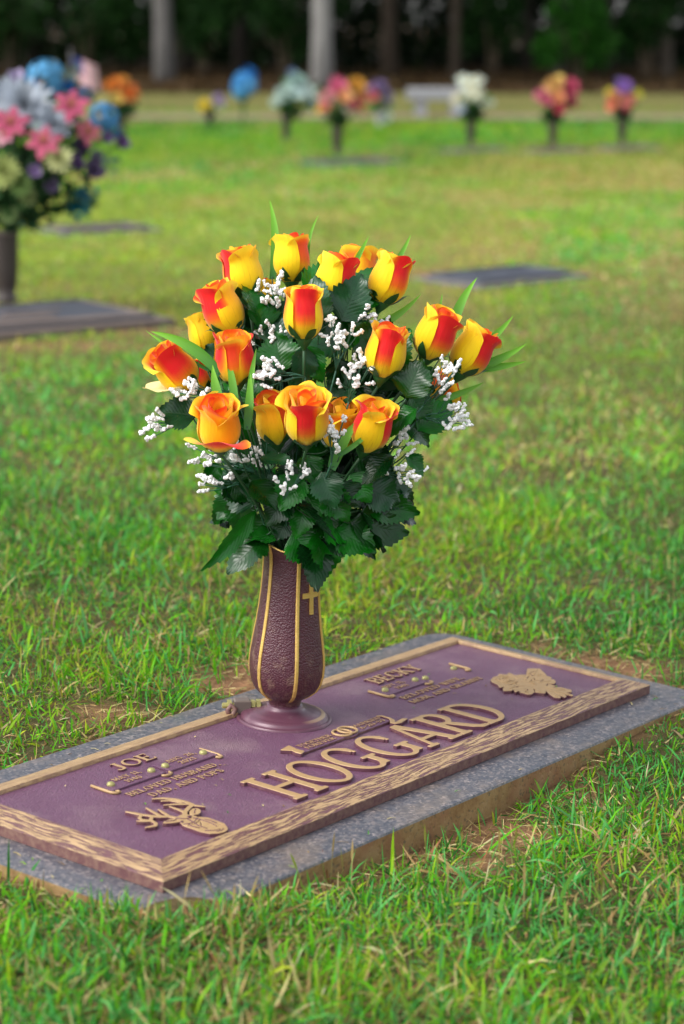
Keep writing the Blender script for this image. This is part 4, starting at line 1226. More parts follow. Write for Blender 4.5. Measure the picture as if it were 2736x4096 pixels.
def make_vase():
    base = MKW_T + MKW_R @ np.array([VX, VY, FIELD_Z + 0.0225])
    up = MKW_R[:, 2]
    rx = np.array([1.0, 0, 0]); rx -= up * (rx @ up); rx /= np.linalg.norm(rx)
    bk = np.cross(up, rx)
    mat = Matrix.Translation(Vector(base)) @ Matrix([[rx[i], bk[i], up[i]] for i in range(3)]).to_4x4()
    root = empty('flower_vase', mat=mat)
    tag(root, 'maroon pebbled bronze vase with gold ribs and a cross on the marker', 'vase')
    prof = [(0.0, 0.0225), (0.006, 0.0230), (0.0100, 0.0280), (0.0150, 0.0360), (0.0220, 0.0440), (0.0320, 0.0495), (0.0450, 0.0525), (0.0600, 0.0532), (0.0760, 0.0520), (0.0950, 0.0492), (0.1150, 0.0460), (0.1400, 0.0428), (0.1650, 0.0405), (0.1900, 0.0392), (0.2080, 0.0390), (0.2200, 0.0402), (0.2290, 0.0430), (0.2330, 0.0455)]
    ribs = [R(a) for a in (-44, 16, 76, 136, 196, 256)]

    def rad(z): return float(np.interp(z, [p[0] for p in prof], [p[1] for p in prof]))

    def lobe(a, z):
        # panels a little flatter than a circle between the ribs, the lip rising at each rib
        d = abs((a - ribs[0] + math.pi / 6) % (math.pi / 3) - math.pi / 6) / (math.pi / 6)      # 0 at a rib, 1 mid panel
        m = d * d * (3 - 2 * d)
        return rad(z) * (1 - 0.035 * m * min(1, z / 0.02)), z - (0.006 * m if z > 0.2 else 0) * sstep(0.20, 0.233, z)
    n = 72
    zs = [0.0, 0.006, 0.010, 0.015, 0.022, 0.032, 0.045, 0.06, 0.076, 0.095, 0.115, 0.14, 0.165, 0.19, 0.208, 0.22, 0.229, 0.233]
    V = []
    for z in zs:
        for k in range(n):
            a = 2 * math.pi * k / n
            r_, zz = lobe(a, z); V.append((r_ * math.sin(a), -r_ * math.cos(a), zz))
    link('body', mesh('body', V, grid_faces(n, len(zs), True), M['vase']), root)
    V = []
    for (z, o) in ((0.2325, 0.0005), (0.2345, 0.0006), (0.2350, -0.0010), (0.2335, -0.0035), (0.20, -0.004)):
        for k in range(n):
            a = 2 * math.pi * k / n
            r_, zz = lobe(a, min(z, 0.233)); V.append(((r_ + o) * math.sin(a), -(r_ + o) * math.cos(a), zz + max(0, z - 0.233)))
    link('rim', mesh('rim', V, grid_faces(n, 5, True), M['gold']), root)
    V = []
    for z in (0.228, 0.22, 0.208, 0.19, 0.165, 0.14):
        for k in range(n):
            a = 2 * math.pi * k / n; r_ = lobe(a, z)[0] - 0.0035; V.append((r_ * math.sin(a), -r_ * math.cos(a), z))
    link('inside', mesh('inside', V, grid_faces(n, 6, True) + [tuple(5 * n + k for k in range(n))], M['vase_in']), root)
    for a in ribs:
        V = []
        hw = 0.0026
        for z in zs[2:]:
            r_ = rad(z) + 0.0012
            er, et = (math.sin(a), -math.cos(a)), (math.cos(a), math.sin(a))
            for (s, d) in ((-1, -0.0025), (-1, 0.0), (-0.5, 0.0008), (0.5, 0.0008), (1, 0.0), (1, -0.0025)):
                V.append((er[0] * (r_ + d) + et[0] * s * hw, er[1] * (r_ + d) + et[1] * s * hw, z))
        Fc = [(j * 6 + i, j * 6 + i + 1, j * 6 + i + 7, j * 6 + i + 6) for j in range(len(zs) - 3) for i in range(5)]
        link('rib', mesh('rib', V, Fc, M['gold'], False), root)
    # the cross on the panel right of the middle rib
    ac = R(47)
    B = Build()
    for (s0, s1, z0, z1) in ((-0.0032, 0.0032, 0.138, 0.181), (-0.0150, -0.00325, 0.1615, 0.1685), (0.00325, 0.0150, 0.1615, 0.1685)):
        V = []
        for z in np.linspace(z0, z1, 7):
            for s in np.linspace(s0, s1, 4):
                a = ac + s / rad(z); r_ = lobe(a, z)[0] + 0.0022; V.append((r_ * math.sin(a), -r_ * math.cos(a), z))
        k = len(V)
        W = [(x * 0.93, y * 0.93, z) for x, y, z in V]
        Fc = grid_faces(4, 7) + [tuple(k + i for i in f[::-1]) for f in grid_faces(4, 7)]
        edge = [0, 1, 2, 3, 7, 11, 15, 19, 23, 27, 26, 25, 24, 20, 16, 12, 8, 4]
        for i in range(len(edge)):
            p, q = edge[i], edge[(i + 1) % len(edge)]; Fc.append((q, p, p + k, q + k))
        B.add(V + W, Fc)
    link('cross', B.mesh('cross', M['gold'], False), root)
    return base, up


VASE_BASE, VASE_UP = make_vase()
MOUTH = VASE_BASE + VASE_UP * 0.225


# ------------------------------------------------------------------ the rose bouquet
K = 2736 / 1568.0                                          # positions below are read off a 1568-wide view


def at2(x, y, depth): return at(x * K, y * K, depth)


CAMR = np.array([1.0, 0, 0])


def basis(axis):
    a = axis / np.linalg.norm(axis)
    r = CAMR - a * (CAMR @ a)
    if np.linalg.norm(r) < 0.2: r = np.array([0, 0, -1.0]) - a * (-a[2])
    r /= np.linalg.norm(r)
    return r, np.cross(a, r), a


YEL, ORG, RED, PALE = np.array([0.97, 0.69, 0.006]), np.array([0.92, 0.16, 0.006]), np.array([0.78, 0.012, 0.014]), np.array([0.90, 0.80, 0.33])
YEL2 = np.array([0.97, 0.77, 0.05])


def petal_colour(u, v, red, u0, inner, pale):
    """dyed cloth: yellow, sprayed red over the middle of the petal, fading out to the base and sides"""
    m = red * sstep(0.16, 0.72, v) * (1 - sstep(0.30, 1.0, np.abs(u - u0)))
    if red < 0.75: m = m * (1 - 0.8 * sstep(0.80, 0.97, v))
    if inner: m = np.maximum(m * 0.4, red * sstep(0.80, 0.98, v))
    m = np.clip(m * 1.3, 0, 1)[..., None]
    k = 0.6 * sstep(.72, 1., v)[..., None]
    base = YEL * (1 - k) + YEL2 * k
    if pale: base = PALE * 1.0
    return np.where(m < 0.45, base * (1 - m / .45) + ORG * m / .45, ORG * (1 - (m - .45) / .55) + RED * (m - .45) / .55)


def petal(H, Rr, phi, span, flare, red, u0, g, inner=False, pale=False, top=0.94, droop=0.0, lift=0.0):
    NU, NV = 17, 18
    u, v = np.meshgrid(np.linspace(-1, 1, NU), np.linspace(0, 1, NV))
    if inner: kx, ky = [0, .15, .35, .6, .8, 1.0], [.15, .5, .80, .88, .82, .74]
    else: kx, ky = [0, .05, .12, .22, .34, .46, .60, .74, .86, 1.0], [.16, .42, .66, .86, .97, 1.0, .95, .87, .83, .82]
    vv = np.linspace(0, 1, 200); pv = np.interp(vv, kx, ky); kr = np.hanning(25); kr /= kr.sum()
    pv = np.convolve(np.pad(pv, 12, mode='edge'), kr, mode='valid')
    s = np.interp(v, [0, .12, .35, .6, .85, 1.0], [.62, .84, 1.0, 1.0, .94, .80])
    ang = phi + u * span * s
    ph1, ph2 = g.uniform(0, 6), g.uniform(0, 6)
    edge = 1 - 0.12 * np.abs(u) ** 3.0 + 0.012 * np.sin(4 * u + ph1)
    prof = np.interp(np.clip(v * edge, 0, 1), vv, pv)
    z = H * top * v * edge + lift
    lip = sstep(0.74, 1.0, v)
    side = 0.55 + 0.75 * sstep(-.2, 1.0, u * (1 if ph2 > 3 else -1))          # one corner rolls out more than the other
    r = Rr * prof + flare * Rr * (lip ** 1.5) * (side + 0.16 * np.sin(3.2 * u + ph2) + 0.12 * np.sin(7.5 * u + ph1))
    r = r + 0.0004 * u * np.sin(math.pi * v)
    z = z - abs(flare) * Rr * 0.38 * (sstep(0.88, 1.0, v) ** 1.5) * side
    if droop:                                             # petal fallen open: swing its upper part outwards and down
        k = sstep(0.10, 0.9, v) * droop
        r, z = r + H * 0.75 * k * v ** .8, z - H * 0.80 * k * v
        ang = phi + (ang - phi) * (1 - 0.35 * sstep(.3, 1, v) * min(1, droop))
        z = z + 0.004 * np.sin(5 * u + 1) * sstep(.4, 1, v)
    P = np.stack([r * np.sin(ang), -r * np.cos(ang), z], -1).reshape(-1, 3)
    c = petal_colour(u, v, red, u0, inner, pale).reshape(-1, 3)
    c = c * g.uniform(0.95, 1.03)
    uv = np.stack([u * .5 + .5 + g.uniform(0, 9), v], -1).reshape(-1, 2)
    return P, grid_faces(NU, NV), c, uv


# x0,y0 calyx, x1,y1 top of the bloom, depth, tilt towards the viewer, size factor, openness, outer petals [(angle, red, layer)], label
Q = 'yellow and red artificial rose'
ROSES = [
    (568, 688, 541, 556, 3.10, 3, 1.00, .30, [(-52, 1.0, 0), (34, .04, 2), (100, .55, 1), (190, .4, 0), (-130, .6, 1)], 'top left yellow rose with a red left flank, left of the highest bloom'),
    (668, 652, 668, 533, 3.16, 2, .95, .34, [(-38, .02, 2), (52, .55, 1), (-110, .2, 0), (140, .4, 0), (200, .3, 1)], 'highest upright yellow rose at the top of the bouquet'),
    (752, 704, 785, 578, 3.08, 8, 1.00, .34, [(-52, .03, 2), (44, 1.0, 1), (115, .7, 0), (-130, .3, 0), (190, .3, 1)], 'yellow rose with a red right flank, right of the highest bloom'),
    (818, 690, 822, 558, 3.17, 2, 1.02, .30, [(-20, .42, 1), (50, .30, 2), (-90, .6, 0), (130, .4, 0), (200, .3, 1)], 'orange tinged rose half hidden at the top behind its two neighbours'),
    (872, 700, 915, 582, 3.10, 3, 1.00, .34, [(-64, .10, 2), (22, .80, 1, 50), (88, 1.0, 0), (-120, .3, 0), (170, .3, 1)], 'rose with a crimson outer petal at the top right of the upper row'),
    (533, 768, 487, 655, 3.06, 10, 1.00, .30, [(-42, 1.0, 1), (58, .15, 2), (120, .3, 0), (190, .3, 1), (-120, .8, 0)], 'left leaning rose below the top left bloom, red low on its left'),
    (480, 812, 462, 742, 3.17, 5, .80, .30, [(-20, .10, 1), (50, .30, 0), (-90, .2, 2), (130, .3, 0), (200, .3, 1)], 'small pale yellow rose mostly hidden on the left of the bouquet'),
    (543, 884, 533, 762, 3.01, 22, 1.00, .26, [(-82, .95, 1), (2, .66, 0), (84, 1.0, 1), (140, .3, 0), (210, .3, 2)], 'deep orange rose on the left with an open spiral top and red flanks'),
    (443, 888, 372, 812, 3.05, 22, 1.00, .36, [(24, 1.0, 1), (-76, .10, 2), (100, .55, 0), (-110, .4, 1), (180, .4, 0)], 'leftmost rose lying outwards with one red flank and a pale loose petal'),
    (697, 783, 697, 655, 3.00, 10, .98, .26, [(4, 1.0, 0), (-94, .35, 2), (98, .35, 1), (150, .3, 0), (210, .3, 1)], 'upright rose in the bouquet centre with a crimson oval front petal'),
    (872, 868, 902, 735, 3.01, 16, 1.00, .26, [(-8, 1.0, 0), (84, .12, 1), (-98, .25, 2), (110, .3, 0), (190, .3, 1)], 'right centre rose, red across its upper front above a big leaf'),
    (975, 825, 1022, 712, 3.06, 16, 1.00, .28, [(22, 1.0, 1), (-76, .10, 2), (100, .5, 0), (-120, .3, 0), (180, .3, 1)], 'right leaning rose with a red front patch between two right hand blooms'),
    (1052, 860, 1108, 762, 3.09, 8, 1.00, .36, [(-58, .02, 2), (40, 1.0, 1), (110, .8, 0), (-120, .3, 0), (180, .3, 1)], 'rightmost rose, plain yellow petal beside a red orange one'),
    (505, 1030, 500, 935, 2.99, 38, 1.04, .46, [(-58, .10, 1), (58, .22, 1), (178, .4, 0), (-140, .3, 2), (120, .3, 0)], 'wide open rose at lower left with a drooping red lower lip'),
    (637, 1018, 622, 898, 3.03, 26, .96, .48, [(-26, .16, 2, 50), (50, .50, 0), (-80, .95, 1), (120, .4, 2), (200, .4, 1)], 'dull orange rose at the lower centre, left of the facing bloom'),
    (702, 1016, 702, 905, 2.965, 36, 1.06, .52, [(2, 1.0, 0), (-92, .08, 1), (94, .30, 2), (150, .6, 0), (-140, .5, 1)], 'facing rose at the lower centre with a crimson patch low in front'),
    (778, 1032, 782, 925, 3.06, 28, .95, .48, [(-24, .30, 1), (40, .26, 2), (-100, .4, 0), (110, .6, 0), (190, .4, 1)], 'orange yellow rose tucked behind the facing bloom, right of it'),
    (832, 1035, 872, 922, 3.02, 24, 1.00, .46, [(-66, 1.0, 0), (-6, .08, 2, 40), (60, 1.0, 1), (120, .6, 0), (200, .4, 1)], 'lower right rose with deep red petals on both sides'),
    (935, 925, 1020, 890, 3.20, 2, 1.00, .30, [(0, .35, 1), (60, .9, 0), (-60, .5, 2), (130, .6, 0), (200, .4, 1)], 'rose hidden behind leaves at the right, only red and orange edges showing'),
    (592, 728, 598, 668, 3.17, 2, .75, .26, [(0, .05, 1), (60, .2, 0), (-60, .1, 2), (130, .3, 0), (200, .3, 1)], 'small yellow rose peeping out under the top left bloom'),
    (470, 905, 455, 868, 3.14, 10, .70, .26, [(0, .9, 1), (60, .8, 0), (-60, .7, 2), (130, .6, 0), (200, .4, 1)], 'small red orange rose hidden behind the leftmost blooms'),
]
rose_roots = []


def make_rose(i, spec):
    x0, y0, x1, y1, dep, tilt, sz, opn, outer, label = spec
    g = np.random.default_rng(500 + i)
    p0, p1 = at2(x0, y0, dep), at2(x1, y1, dep)
    ip = p1 - p0
    tocam = CAM_P - p0; tocam /= np.linalg.norm(tocam)
    L = np.linalg.norm(ip)
    a = ip / L * math.cos(R(tilt)) + tocam * math.sin(R(tilt))
    a /= np.linalg.norm(a)
    H = 0.0790 * sz
    Rr = 0.0272 * sz
    r, b, a = basis(a)
    B3 = np.stack([r, b, a], 1)
    root_p = MOUTH + np.array([(i % 5 - 2) * 0.007, (i // 5 - 2) * 0.008, -0.05])
    root = empty('artificial_rose', tuple(root_p))
    tag(root, label, 'rose', 'roses in the bronze vase')
    rose_roots.append((root, root_p, p0))

    def put(name, P, Fc, mat, c=None, uv=None, parent=None, smooth=True):
        W = p0 + np.asarray(P) @ B3.T - root_p
        return link(name, mesh(name, W, Fc, mat, smooth, c, uv=uv), parent or root)
    for rank, (ph, red, lay, *sp) in enumerate(sorted(outer, key=lambda q: (q[2], abs(q[0]) < 90))):
        Pp, Fc, c, uv = petal(H, Rr * (0.90 + 0.034 * rank), R(ph + g.uniform(-4, 4)), R(sp[0] if sp else g.uniform(62, 72)), opn * g.uniform(.55, .95), red, g.uniform(-.25, .25), g, top=g.uniform(.90, .97))
        put('petal', Pp, Fc, M['petal'], c, uv)
    k0 = g.uniform(0, 360)
    for k in range(3):
        Pp, Fc, c, uv = petal(H, Rr * 0.80, R(k0 + 120 * k), R(78), 0.16 + .5 * (opn - .3), g.uniform(.05, .6), 0.0, g, True, top=g.uniform(.90, .98))
        put('petal', Pp, Fc, M['petal'], c, uv)
    for k in range(3):
        Pp, Fc, c, uv = petal(H, Rr * (0.56 - 0.10 * k), R(k0 + 55 + 130 * k), R(105), 0.10, g.uniform(.05, .7), 0.0, g, True, top=g.uniform(.90, .97))
        put('petal', Pp, Fc, M['petal'], c, uv)
    if i == 8:
        Pp, Fc, c, uv = petal(H, Rr * 1.02, R(-62), R(60), .1, 0.0, 0, g, pale=True, droop=.42); put('petal', Pp, Fc, M['petal'], c, uv)
    if i == 13:
        Pp, Fc, c, uv = petal(H, Rr * 1.06, R(-4), R(70), .3, .8, 0.2, g, droop=.40); put('petal', Pp, Fc, M['petal'], c, uv)
    # calyx cup and five sepals
    pr = [(0.0022, -0.012), (0.0040, -0.008), (0.0080, -0.003), (0.0115, 0.003), (0.0125, 0.008)]
    V = []
    for r_, z_ in pr: V += [(r_ * sz * math.cos(k * math.pi / 6), r_ * sz * math.sin(k * math.pi / 6), z_ * sz) for k in range(12)]
    cal = put('calyx', V, grid_faces(12, 5, True), M['sepal'])
    for k in range(5):
        w = R(k * 72 + g.uniform(-12, 12) + 20); up = g.uniform(.6, 1.15); curl = g.uniform(-.2, 1.0)
        V = []
        for j in range(8):
            t = j / 7
            hw = 0.0080 * sz * math.sin(math.pi * (0.22 + 0.78 * t)) ** 0.9 * (1 - 0.35 * t)
            z = (0.004 + 0.026 * up * t) * sz
            rad_ = np.interp(z / H, [0, .06, .14, .26, .40, .54], [.16, .42, .68, .92, 1.02, 1.01]) * Rr * 1.06 + 0.0012
            if t > .6: rad_ += curl * 0.013 * (t - .6) ** 1.3 * 2; z -= max(0, curl) * 0.016 * (t - .6) ** 1.4 * 2
            for s in (-1, 0, 1):
                an = w + s * hw / max(rad_, .004)
                rr_ = rad_ + (0.0008 if s == 0 else 0)
                V.append((rr_ * math.cos(an), rr_ * math.sin(an), z))
        put('sepal', V, grid_faces(3, 8), M['sepal'], parent=cal)
    # stem down into the vase
    q0 = p0 - a * 0.008
    mid = np.array([(q0[0] * .35 + root_p[0] * .65), (q0[1] * .45 + root_p[1] * .55), root_p[2] + (q0[2] - root_p[2]) * .55]) - a * 0.01
    V, Fc = tube([np.asarray(p) - root_p for p in bez(root_p, mid, q0, 12)], 0.0021, 7)
    link('stem', mesh('stem', V, Fc, M['stem']), root)


for i, s in enumerate(ROSES): make_rose(i, s)


def leaf_mesh(base, tip, width, g, roll=0.0, droop=0.1, fold=0.25, teeth=11, tone=None):
    base, tip = np.asarray(base, float), np.asarray(tip, float)
    ax = tip - base; L = np.linalg.norm(ax); ax /= L
    tocam = CAM_P - base; tocam /= np.linalg.norm(tocam)
    nrm = tocam * 0.8 + np.array([0, 0, 0.55]); nrm -= ax * (nrm @ ax); nrm /= np.linalg.norm(nrm)
    sd = np.cross(ax, nrm)
    c, s = math.cos(roll), math.sin(roll)
    sd, nrm = sd * c + nrm * s, nrm * c - sd * s
    NV, NU = 34, 7
    V, U = [], []
    wob = g.uniform(0, 6)
    for j in range(NV):
        t = j / (NV - 1)
        shp = (math.sin(math.pi * min(1, t ** 0.78)) ** 0.72) * (1.08 - 0.22 * t - 0.34 * t ** 4) if 0 < t < 1 else 0.02
        saw = (t * teeth) % 1.0
        for i in range(NU):
            u = -1 + 2 * i / (NU - 1)
            e = 1.0 + (0.24 * (saw - 0.5) if abs(u) == 1 else 0)
            hw = width * .5 * shp * e
            fw = (0.035 * L * saw if abs(u) == 1 and 0.03 < t < .97 else 0) + 0.05 * L * abs(u) * (1 - t)
            z = -droop * L * t * t + fold * abs(u) * hw + 0.06 * width * math.sin(t * 7 + wob) * abs(u) + 0.035 * width * math.sin(t * 15 + wob * 2 + u * 2) * abs(u)
            p = base + ax * (L * t * (1 - 0.12 * droop) + fw) + sd * (u * hw) + nrm * z
            V.append(p); U.append((u, t))
    return V, grid_faces(NU, NV), U


LEAVES = [   # base x,y, tip x,y, width (all in the 1568-wide view), depth, tip depth offset, roll, droop
    (930, 915, 968, 822, 92, 3.00, -.01, .1, .05), (452, 955, 357, 940, 78, 3.05, 0, .15, .1), (700, 792, 690, 890, 62, 3.02, 0, .5, .15), (706, 790, 735, 880, 58, 3.03, 0, -.5, .15),
    (800, 715, 828, 810, 78, 3.10, 0, .3, .1), (605, 703, 648, 775, 66, 3.09, 0, -.2, .1), (770, 820, 790, 905, 70, 3.06, 0, .2, .1), (660, 870, 735, 905, 56, 3.04, 0, -.3, .15),
    (958, 935, 848, 1008, 66, 3.02, 0, -.2, .05), (940, 905, 985, 965, 72, 3.05, 0, .2, .1), (955, 990, 1040, 915, 76, 3.06, .03, -.3, .1), (930, 960, 995, 1022, 60, 3.07, .02, .2, .15),
    (830, 1150, 968, 1178, 74, 3.06, .02, -.5, .12), (800, 1198, 945, 1222, 92, 3.05, .02, -.4, .15), (790, 1200, 872, 1282, 64, 3.06, .02, .2, .15), (890, 1105, 966, 1178, 62, 3.09, .03, .3, .12),
    (712, 1228, 732, 1352, 80, 3.08, -.04, .35, .08), (742, 1232, 826, 1262, 52, 3.05, 0, -.3, .1), (612, 1226, 515, 1308, 92, 3.09, -.02, -.25, .1), (590, 1165, 476, 1318, 44, 3.05, -.03, .9, .16),
    (545, 1128, 486, 1205, 56, 3.12, .02, .3, .1), (560, 1135, 540, 1225, 70, 3.10, .02, .1, .1), (572, 1100, 642, 1160, 66, 3.01, -.01, .3, .25), (590, 1052, 684, 1060, 52, 3.00, -.01, .5, .15),
    (905, 1045, 825, 1108, 60, 3.02, -.01, -.3, .1), (650, 1140, 795, 1225, 46, 3.03, -.02, .8, .2), (870, 1000, 838, 1070, 62, 3.04, 0, .3, .1), (520, 1095, 575, 1150, 74, 3.06, 0, -.3, .15),
    (620, 1180, 560, 1260, 70, 3.11, 0, .2, .1), (780, 1105, 830, 1160, 70, 3.03, 0, .2, .1), (850, 1120, 925, 1130, 66, 3.06, .02, -.2, .1), (690, 1060, 640, 1130, 66, 3.04, 0, .3, .1),
    (900, 1170, 960, 1195, 60, 3.10, .03, .1, .1), (500, 1170, 530, 1210, 50, 3.14, .02, .4, .1), (740, 1180, 700, 1240, 60, 3.09, 0, .3, .1), (850, 1180, 905, 1250, 62, 3.09, .02, .4, .1),
    (480, 905, 530, 880, 50, 3.06, 0, .2, .1), (880, 900, 835, 960, 62, 3.08, 0, .3, .1), (500, 1060, 470, 1110, 40, 3.08, 0, .5, .1), (930, 1040, 975, 1090, 44, 3.10, 0, .3, .1),
]
for a in ((690, 1085, 640, 1170, 72, 3.00, .1), (735, 1080, 770, 1165, 70, 2.99, -.2), (660, 1130, 610, 1205, 66, 3.02, .3), (745, 1120, 800, 1195, 68, 3.01, -.3), (700, 1150, 680, 1235, 62, 3.03, .2), (690, 1110, 735, 1190, 60, 3.02, -.5),
          (620, 1075, 590, 1150, 66, 3.03, .4), (800, 1085, 850, 1150, 66, 3.02, -.3), (660, 1185, 635, 1240, 50, 3.05, .3), (735, 1165, 760, 1240, 56, 3.04, -.1), (560, 1070, 545, 1150, 60, 3.05, .3), (700, 1040, 720, 1110, 60, 3.02, .2)):
    LEAVES.append((a[0], a[1], a[2], a[3], a[4], a[5] + .02, -.01, a[6], .14))
g_l = np.random.default_rng(77)
for k in range(112):                                       # the leafy heart of the bunch
    top = 1 if k % 2 == 0 else 0
    cx_, cy_, rx_, ry_ = ((705, 1110, 150, 120), (725, 850, 215, 175))[top]
    a_ = g_l.uniform(0, 6.28); q_ = math.sqrt(g_l.random())
    bx, by = cx_ + rx_ * q_ * math.cos(a_), cy_ + ry_ * q_ * math.sin(a_)
    an = math.atan2(by - 1180, bx - 700) + g_l.normal(0, .7)
    ln = g_l.uniform(88, 135)
    LEAVES.append((bx, by, bx + ln * math.cos(an), by + ln * math.sin(an), g_l.uniform(68, 104), g_l.uniform(3.04, 3.20), g_l.uniform(-.02, .03), g_l.normal(0, .5), g_l.uniform(.05, .25)))
LEAFTONE = [np.array((0.003, 0.042, 0.003)), np.array((0.004, 0.082, 0.004)), np.array((0.003, 0.030, 0.005)), np.array((0.006, 0.125, 0.006)), np.array((0.010, 0.060, 0.018))]


def make_leaves():
    for k, (x0, y0, x1, y1, w, dep, dd, roll, droop) in enumerate(LEAVES):
        g = np.random.default_rng(900 + k)
        b, t = at2(x0, y0, dep), at2(x1, y1, dep + dd)
        V, Fc, U = leaf_mesh(b, t, 1.14 * w * K / F_PX * dep, g, roll, droop, g.uniform(.1, .35), int(g.integers(9, 13)))
        # the leaf belongs to the rose whose stem passes nearest
        best = min(rose_roots, key=lambda rr: np.linalg.norm((rr[1] * .45 + rr[2] * .55) - b))
        tone = LEAFTONE[int(g.integers(0, 5))]
        link('leaf', mesh('leaf', np.asarray(V) - best[1], Fc, M['leaf'], True, np.tile(tone, (len(V), 1)), uv=U), best[0])
        st, sf = tube([p - best[1] for p in bez(b, b * .8 + (best[1] * .5 + best[2] * .5) * .2 + np.array([0, 0, -.004]), best[1] * .45 + best[2] * .55, 7)], 0.0011, 5)
        link('leaf_stalk', mesh('leaf_stalk', st, sf, M['stem']), best[0])


make_leaves()


# baby's breath: sprays of white foam buds on thin blue-green stems
def ico():
    t = (1 + 5 ** .5) / 2
    V = [(-1, t, 0), (1, t, 0), (-1, -t, 0), (1, -t, 0), (0, -1, t), (0, 1, t), (0, -1, -t), (0, 1, -t), (t, 0, -1), (t, 0, 1), (-t, 0, -1), (-t, 0, 1)]
    Fc = [(0, 11, 5), (0, 5, 1), (0, 1, 7), (0, 7, 10), (0, 10, 11), (1, 5, 9), (5, 11, 4), (11, 10, 2), (10, 7, 6), (7, 1, 8), (3, 9, 4), (3, 4, 2), (3, 2, 6), (3, 6, 8), (3, 8, 9), (4, 9, 5), (2, 4, 11), (6, 2, 10), (8, 6, 7), (9, 8, 1)]
    V = [np.array(v) / np.linalg.norm(v) for v in V]
    mid = {}
    out = []
    def m(a, b):
        k = (min(a, b), max(a, b))
        if k not in mid: p = V[a] + V[b]; V.append(p / np.linalg.norm(p)); mid[k] = len(V) - 1
        return mid[k]
    for a, b, c in Fc:
        x, y, z = m(a, b), m(b, c), m(c, a); out += [(a, x, z), (b, y, x), (c, z, y), (x, y, z)]
    return np.array(V), out


ICO_V, ICO_F = ico()


def bud_mesh(seed):
    g = np.random.default_rng(seed); B = Build()
    n = int(g.integers(3, 6))
    for k in range(n):
        c = np.array([(k - (n - 1) / 2) * 0.0032, g.normal(0, .0010), g.normal(0, .0010)])
        for q in range(4):
            d = g.normal(size=3); d /= np.linalg.norm(d)
            B.add(ICO_V * 0.0019 * g.uniform(.7, 1.25) * (1 + 0.10 * g.normal(size=(len(ICO_V), 1))) + c + d * 0.0017, ICO_F)
    return B.mesh('bud', M['foam'])


BUDS = [bud_mesh(s) for s in range(6)]
SPRAYS = [   # centre x,y, half sizes, buds, depth, anchor x,y, label
    (622, 663, 30, 22, 9, 3.07, 640, 760, 'white bud spray between the two highest left blooms'),
    (614, 762, 36, 24, 8, 3.05, 640, 830, 'white bud spray left of the central crimson fronted rose'),
    (616, 852, 34, 32, 12, 2.98, 700, 865, 'white bud spray between the deep orange rose and the central leaves'),
    (782, 762, 38, 26, 13, 2.99, 770, 850, 'large white bud spray right of the central rose'),
    (816, 842, 30, 44, 11, 3.00, 800, 920, 'long white bud spray left of the right centre rose'),
    (838, 708, 32, 20, 8, 3.06, 790, 760, 'white bud spray below the top right rose'),
    (868, 745, 18, 18, 4, 3.08, 830, 800, 'small white bud spray above the right centre rose'),
    (1026, 848, 28, 36, 10, 3.01, 970, 930, 'white bud spray under the rightmost rose'),
    (1046, 945, 22, 40, 10, 3.03, 960, 960, 'white bud spray sticking out at far right below the grass blades'),
    (935, 1078, 40, 32, 11, 3.03, 850, 1080, 'white bud spray low on the right of the bouquet'),
    (926, 1002, 16, 22, 5, 3.05, 880, 1040, 'greyish bud spray among leaves below the hidden right rose'),
    (766, 985, 20, 34, 10, 2.95, 760, 1060, 'white bud spray in front of the facing lower rose'),
    (362, 974, 32, 26, 9, 3.04, 440, 955, 'leftmost white bud spray beside a green leaf'),
    (436, 892, 54, 18, 11, 3.00, 540, 900, 'white bud spray lying across the leftmost rose'),
    (510, 1044, 66, 22, 12, 3.03, 600, 1090, 'white bud spray under the wide open lower left rose'),
    (482, 1100, 38, 22, 8, 3.04, 570, 1110, 'low left white bud spray above the drooping leaves'),
    (596, 1030, 30, 30, 9, 3.02, 620, 1090, 'white bud spray under the dull orange lower rose'),
    (660, 1094, 34, 24, 7, 2.99, 650, 1150, 'white bud spray in the dark leaves below the lower roses'),
]


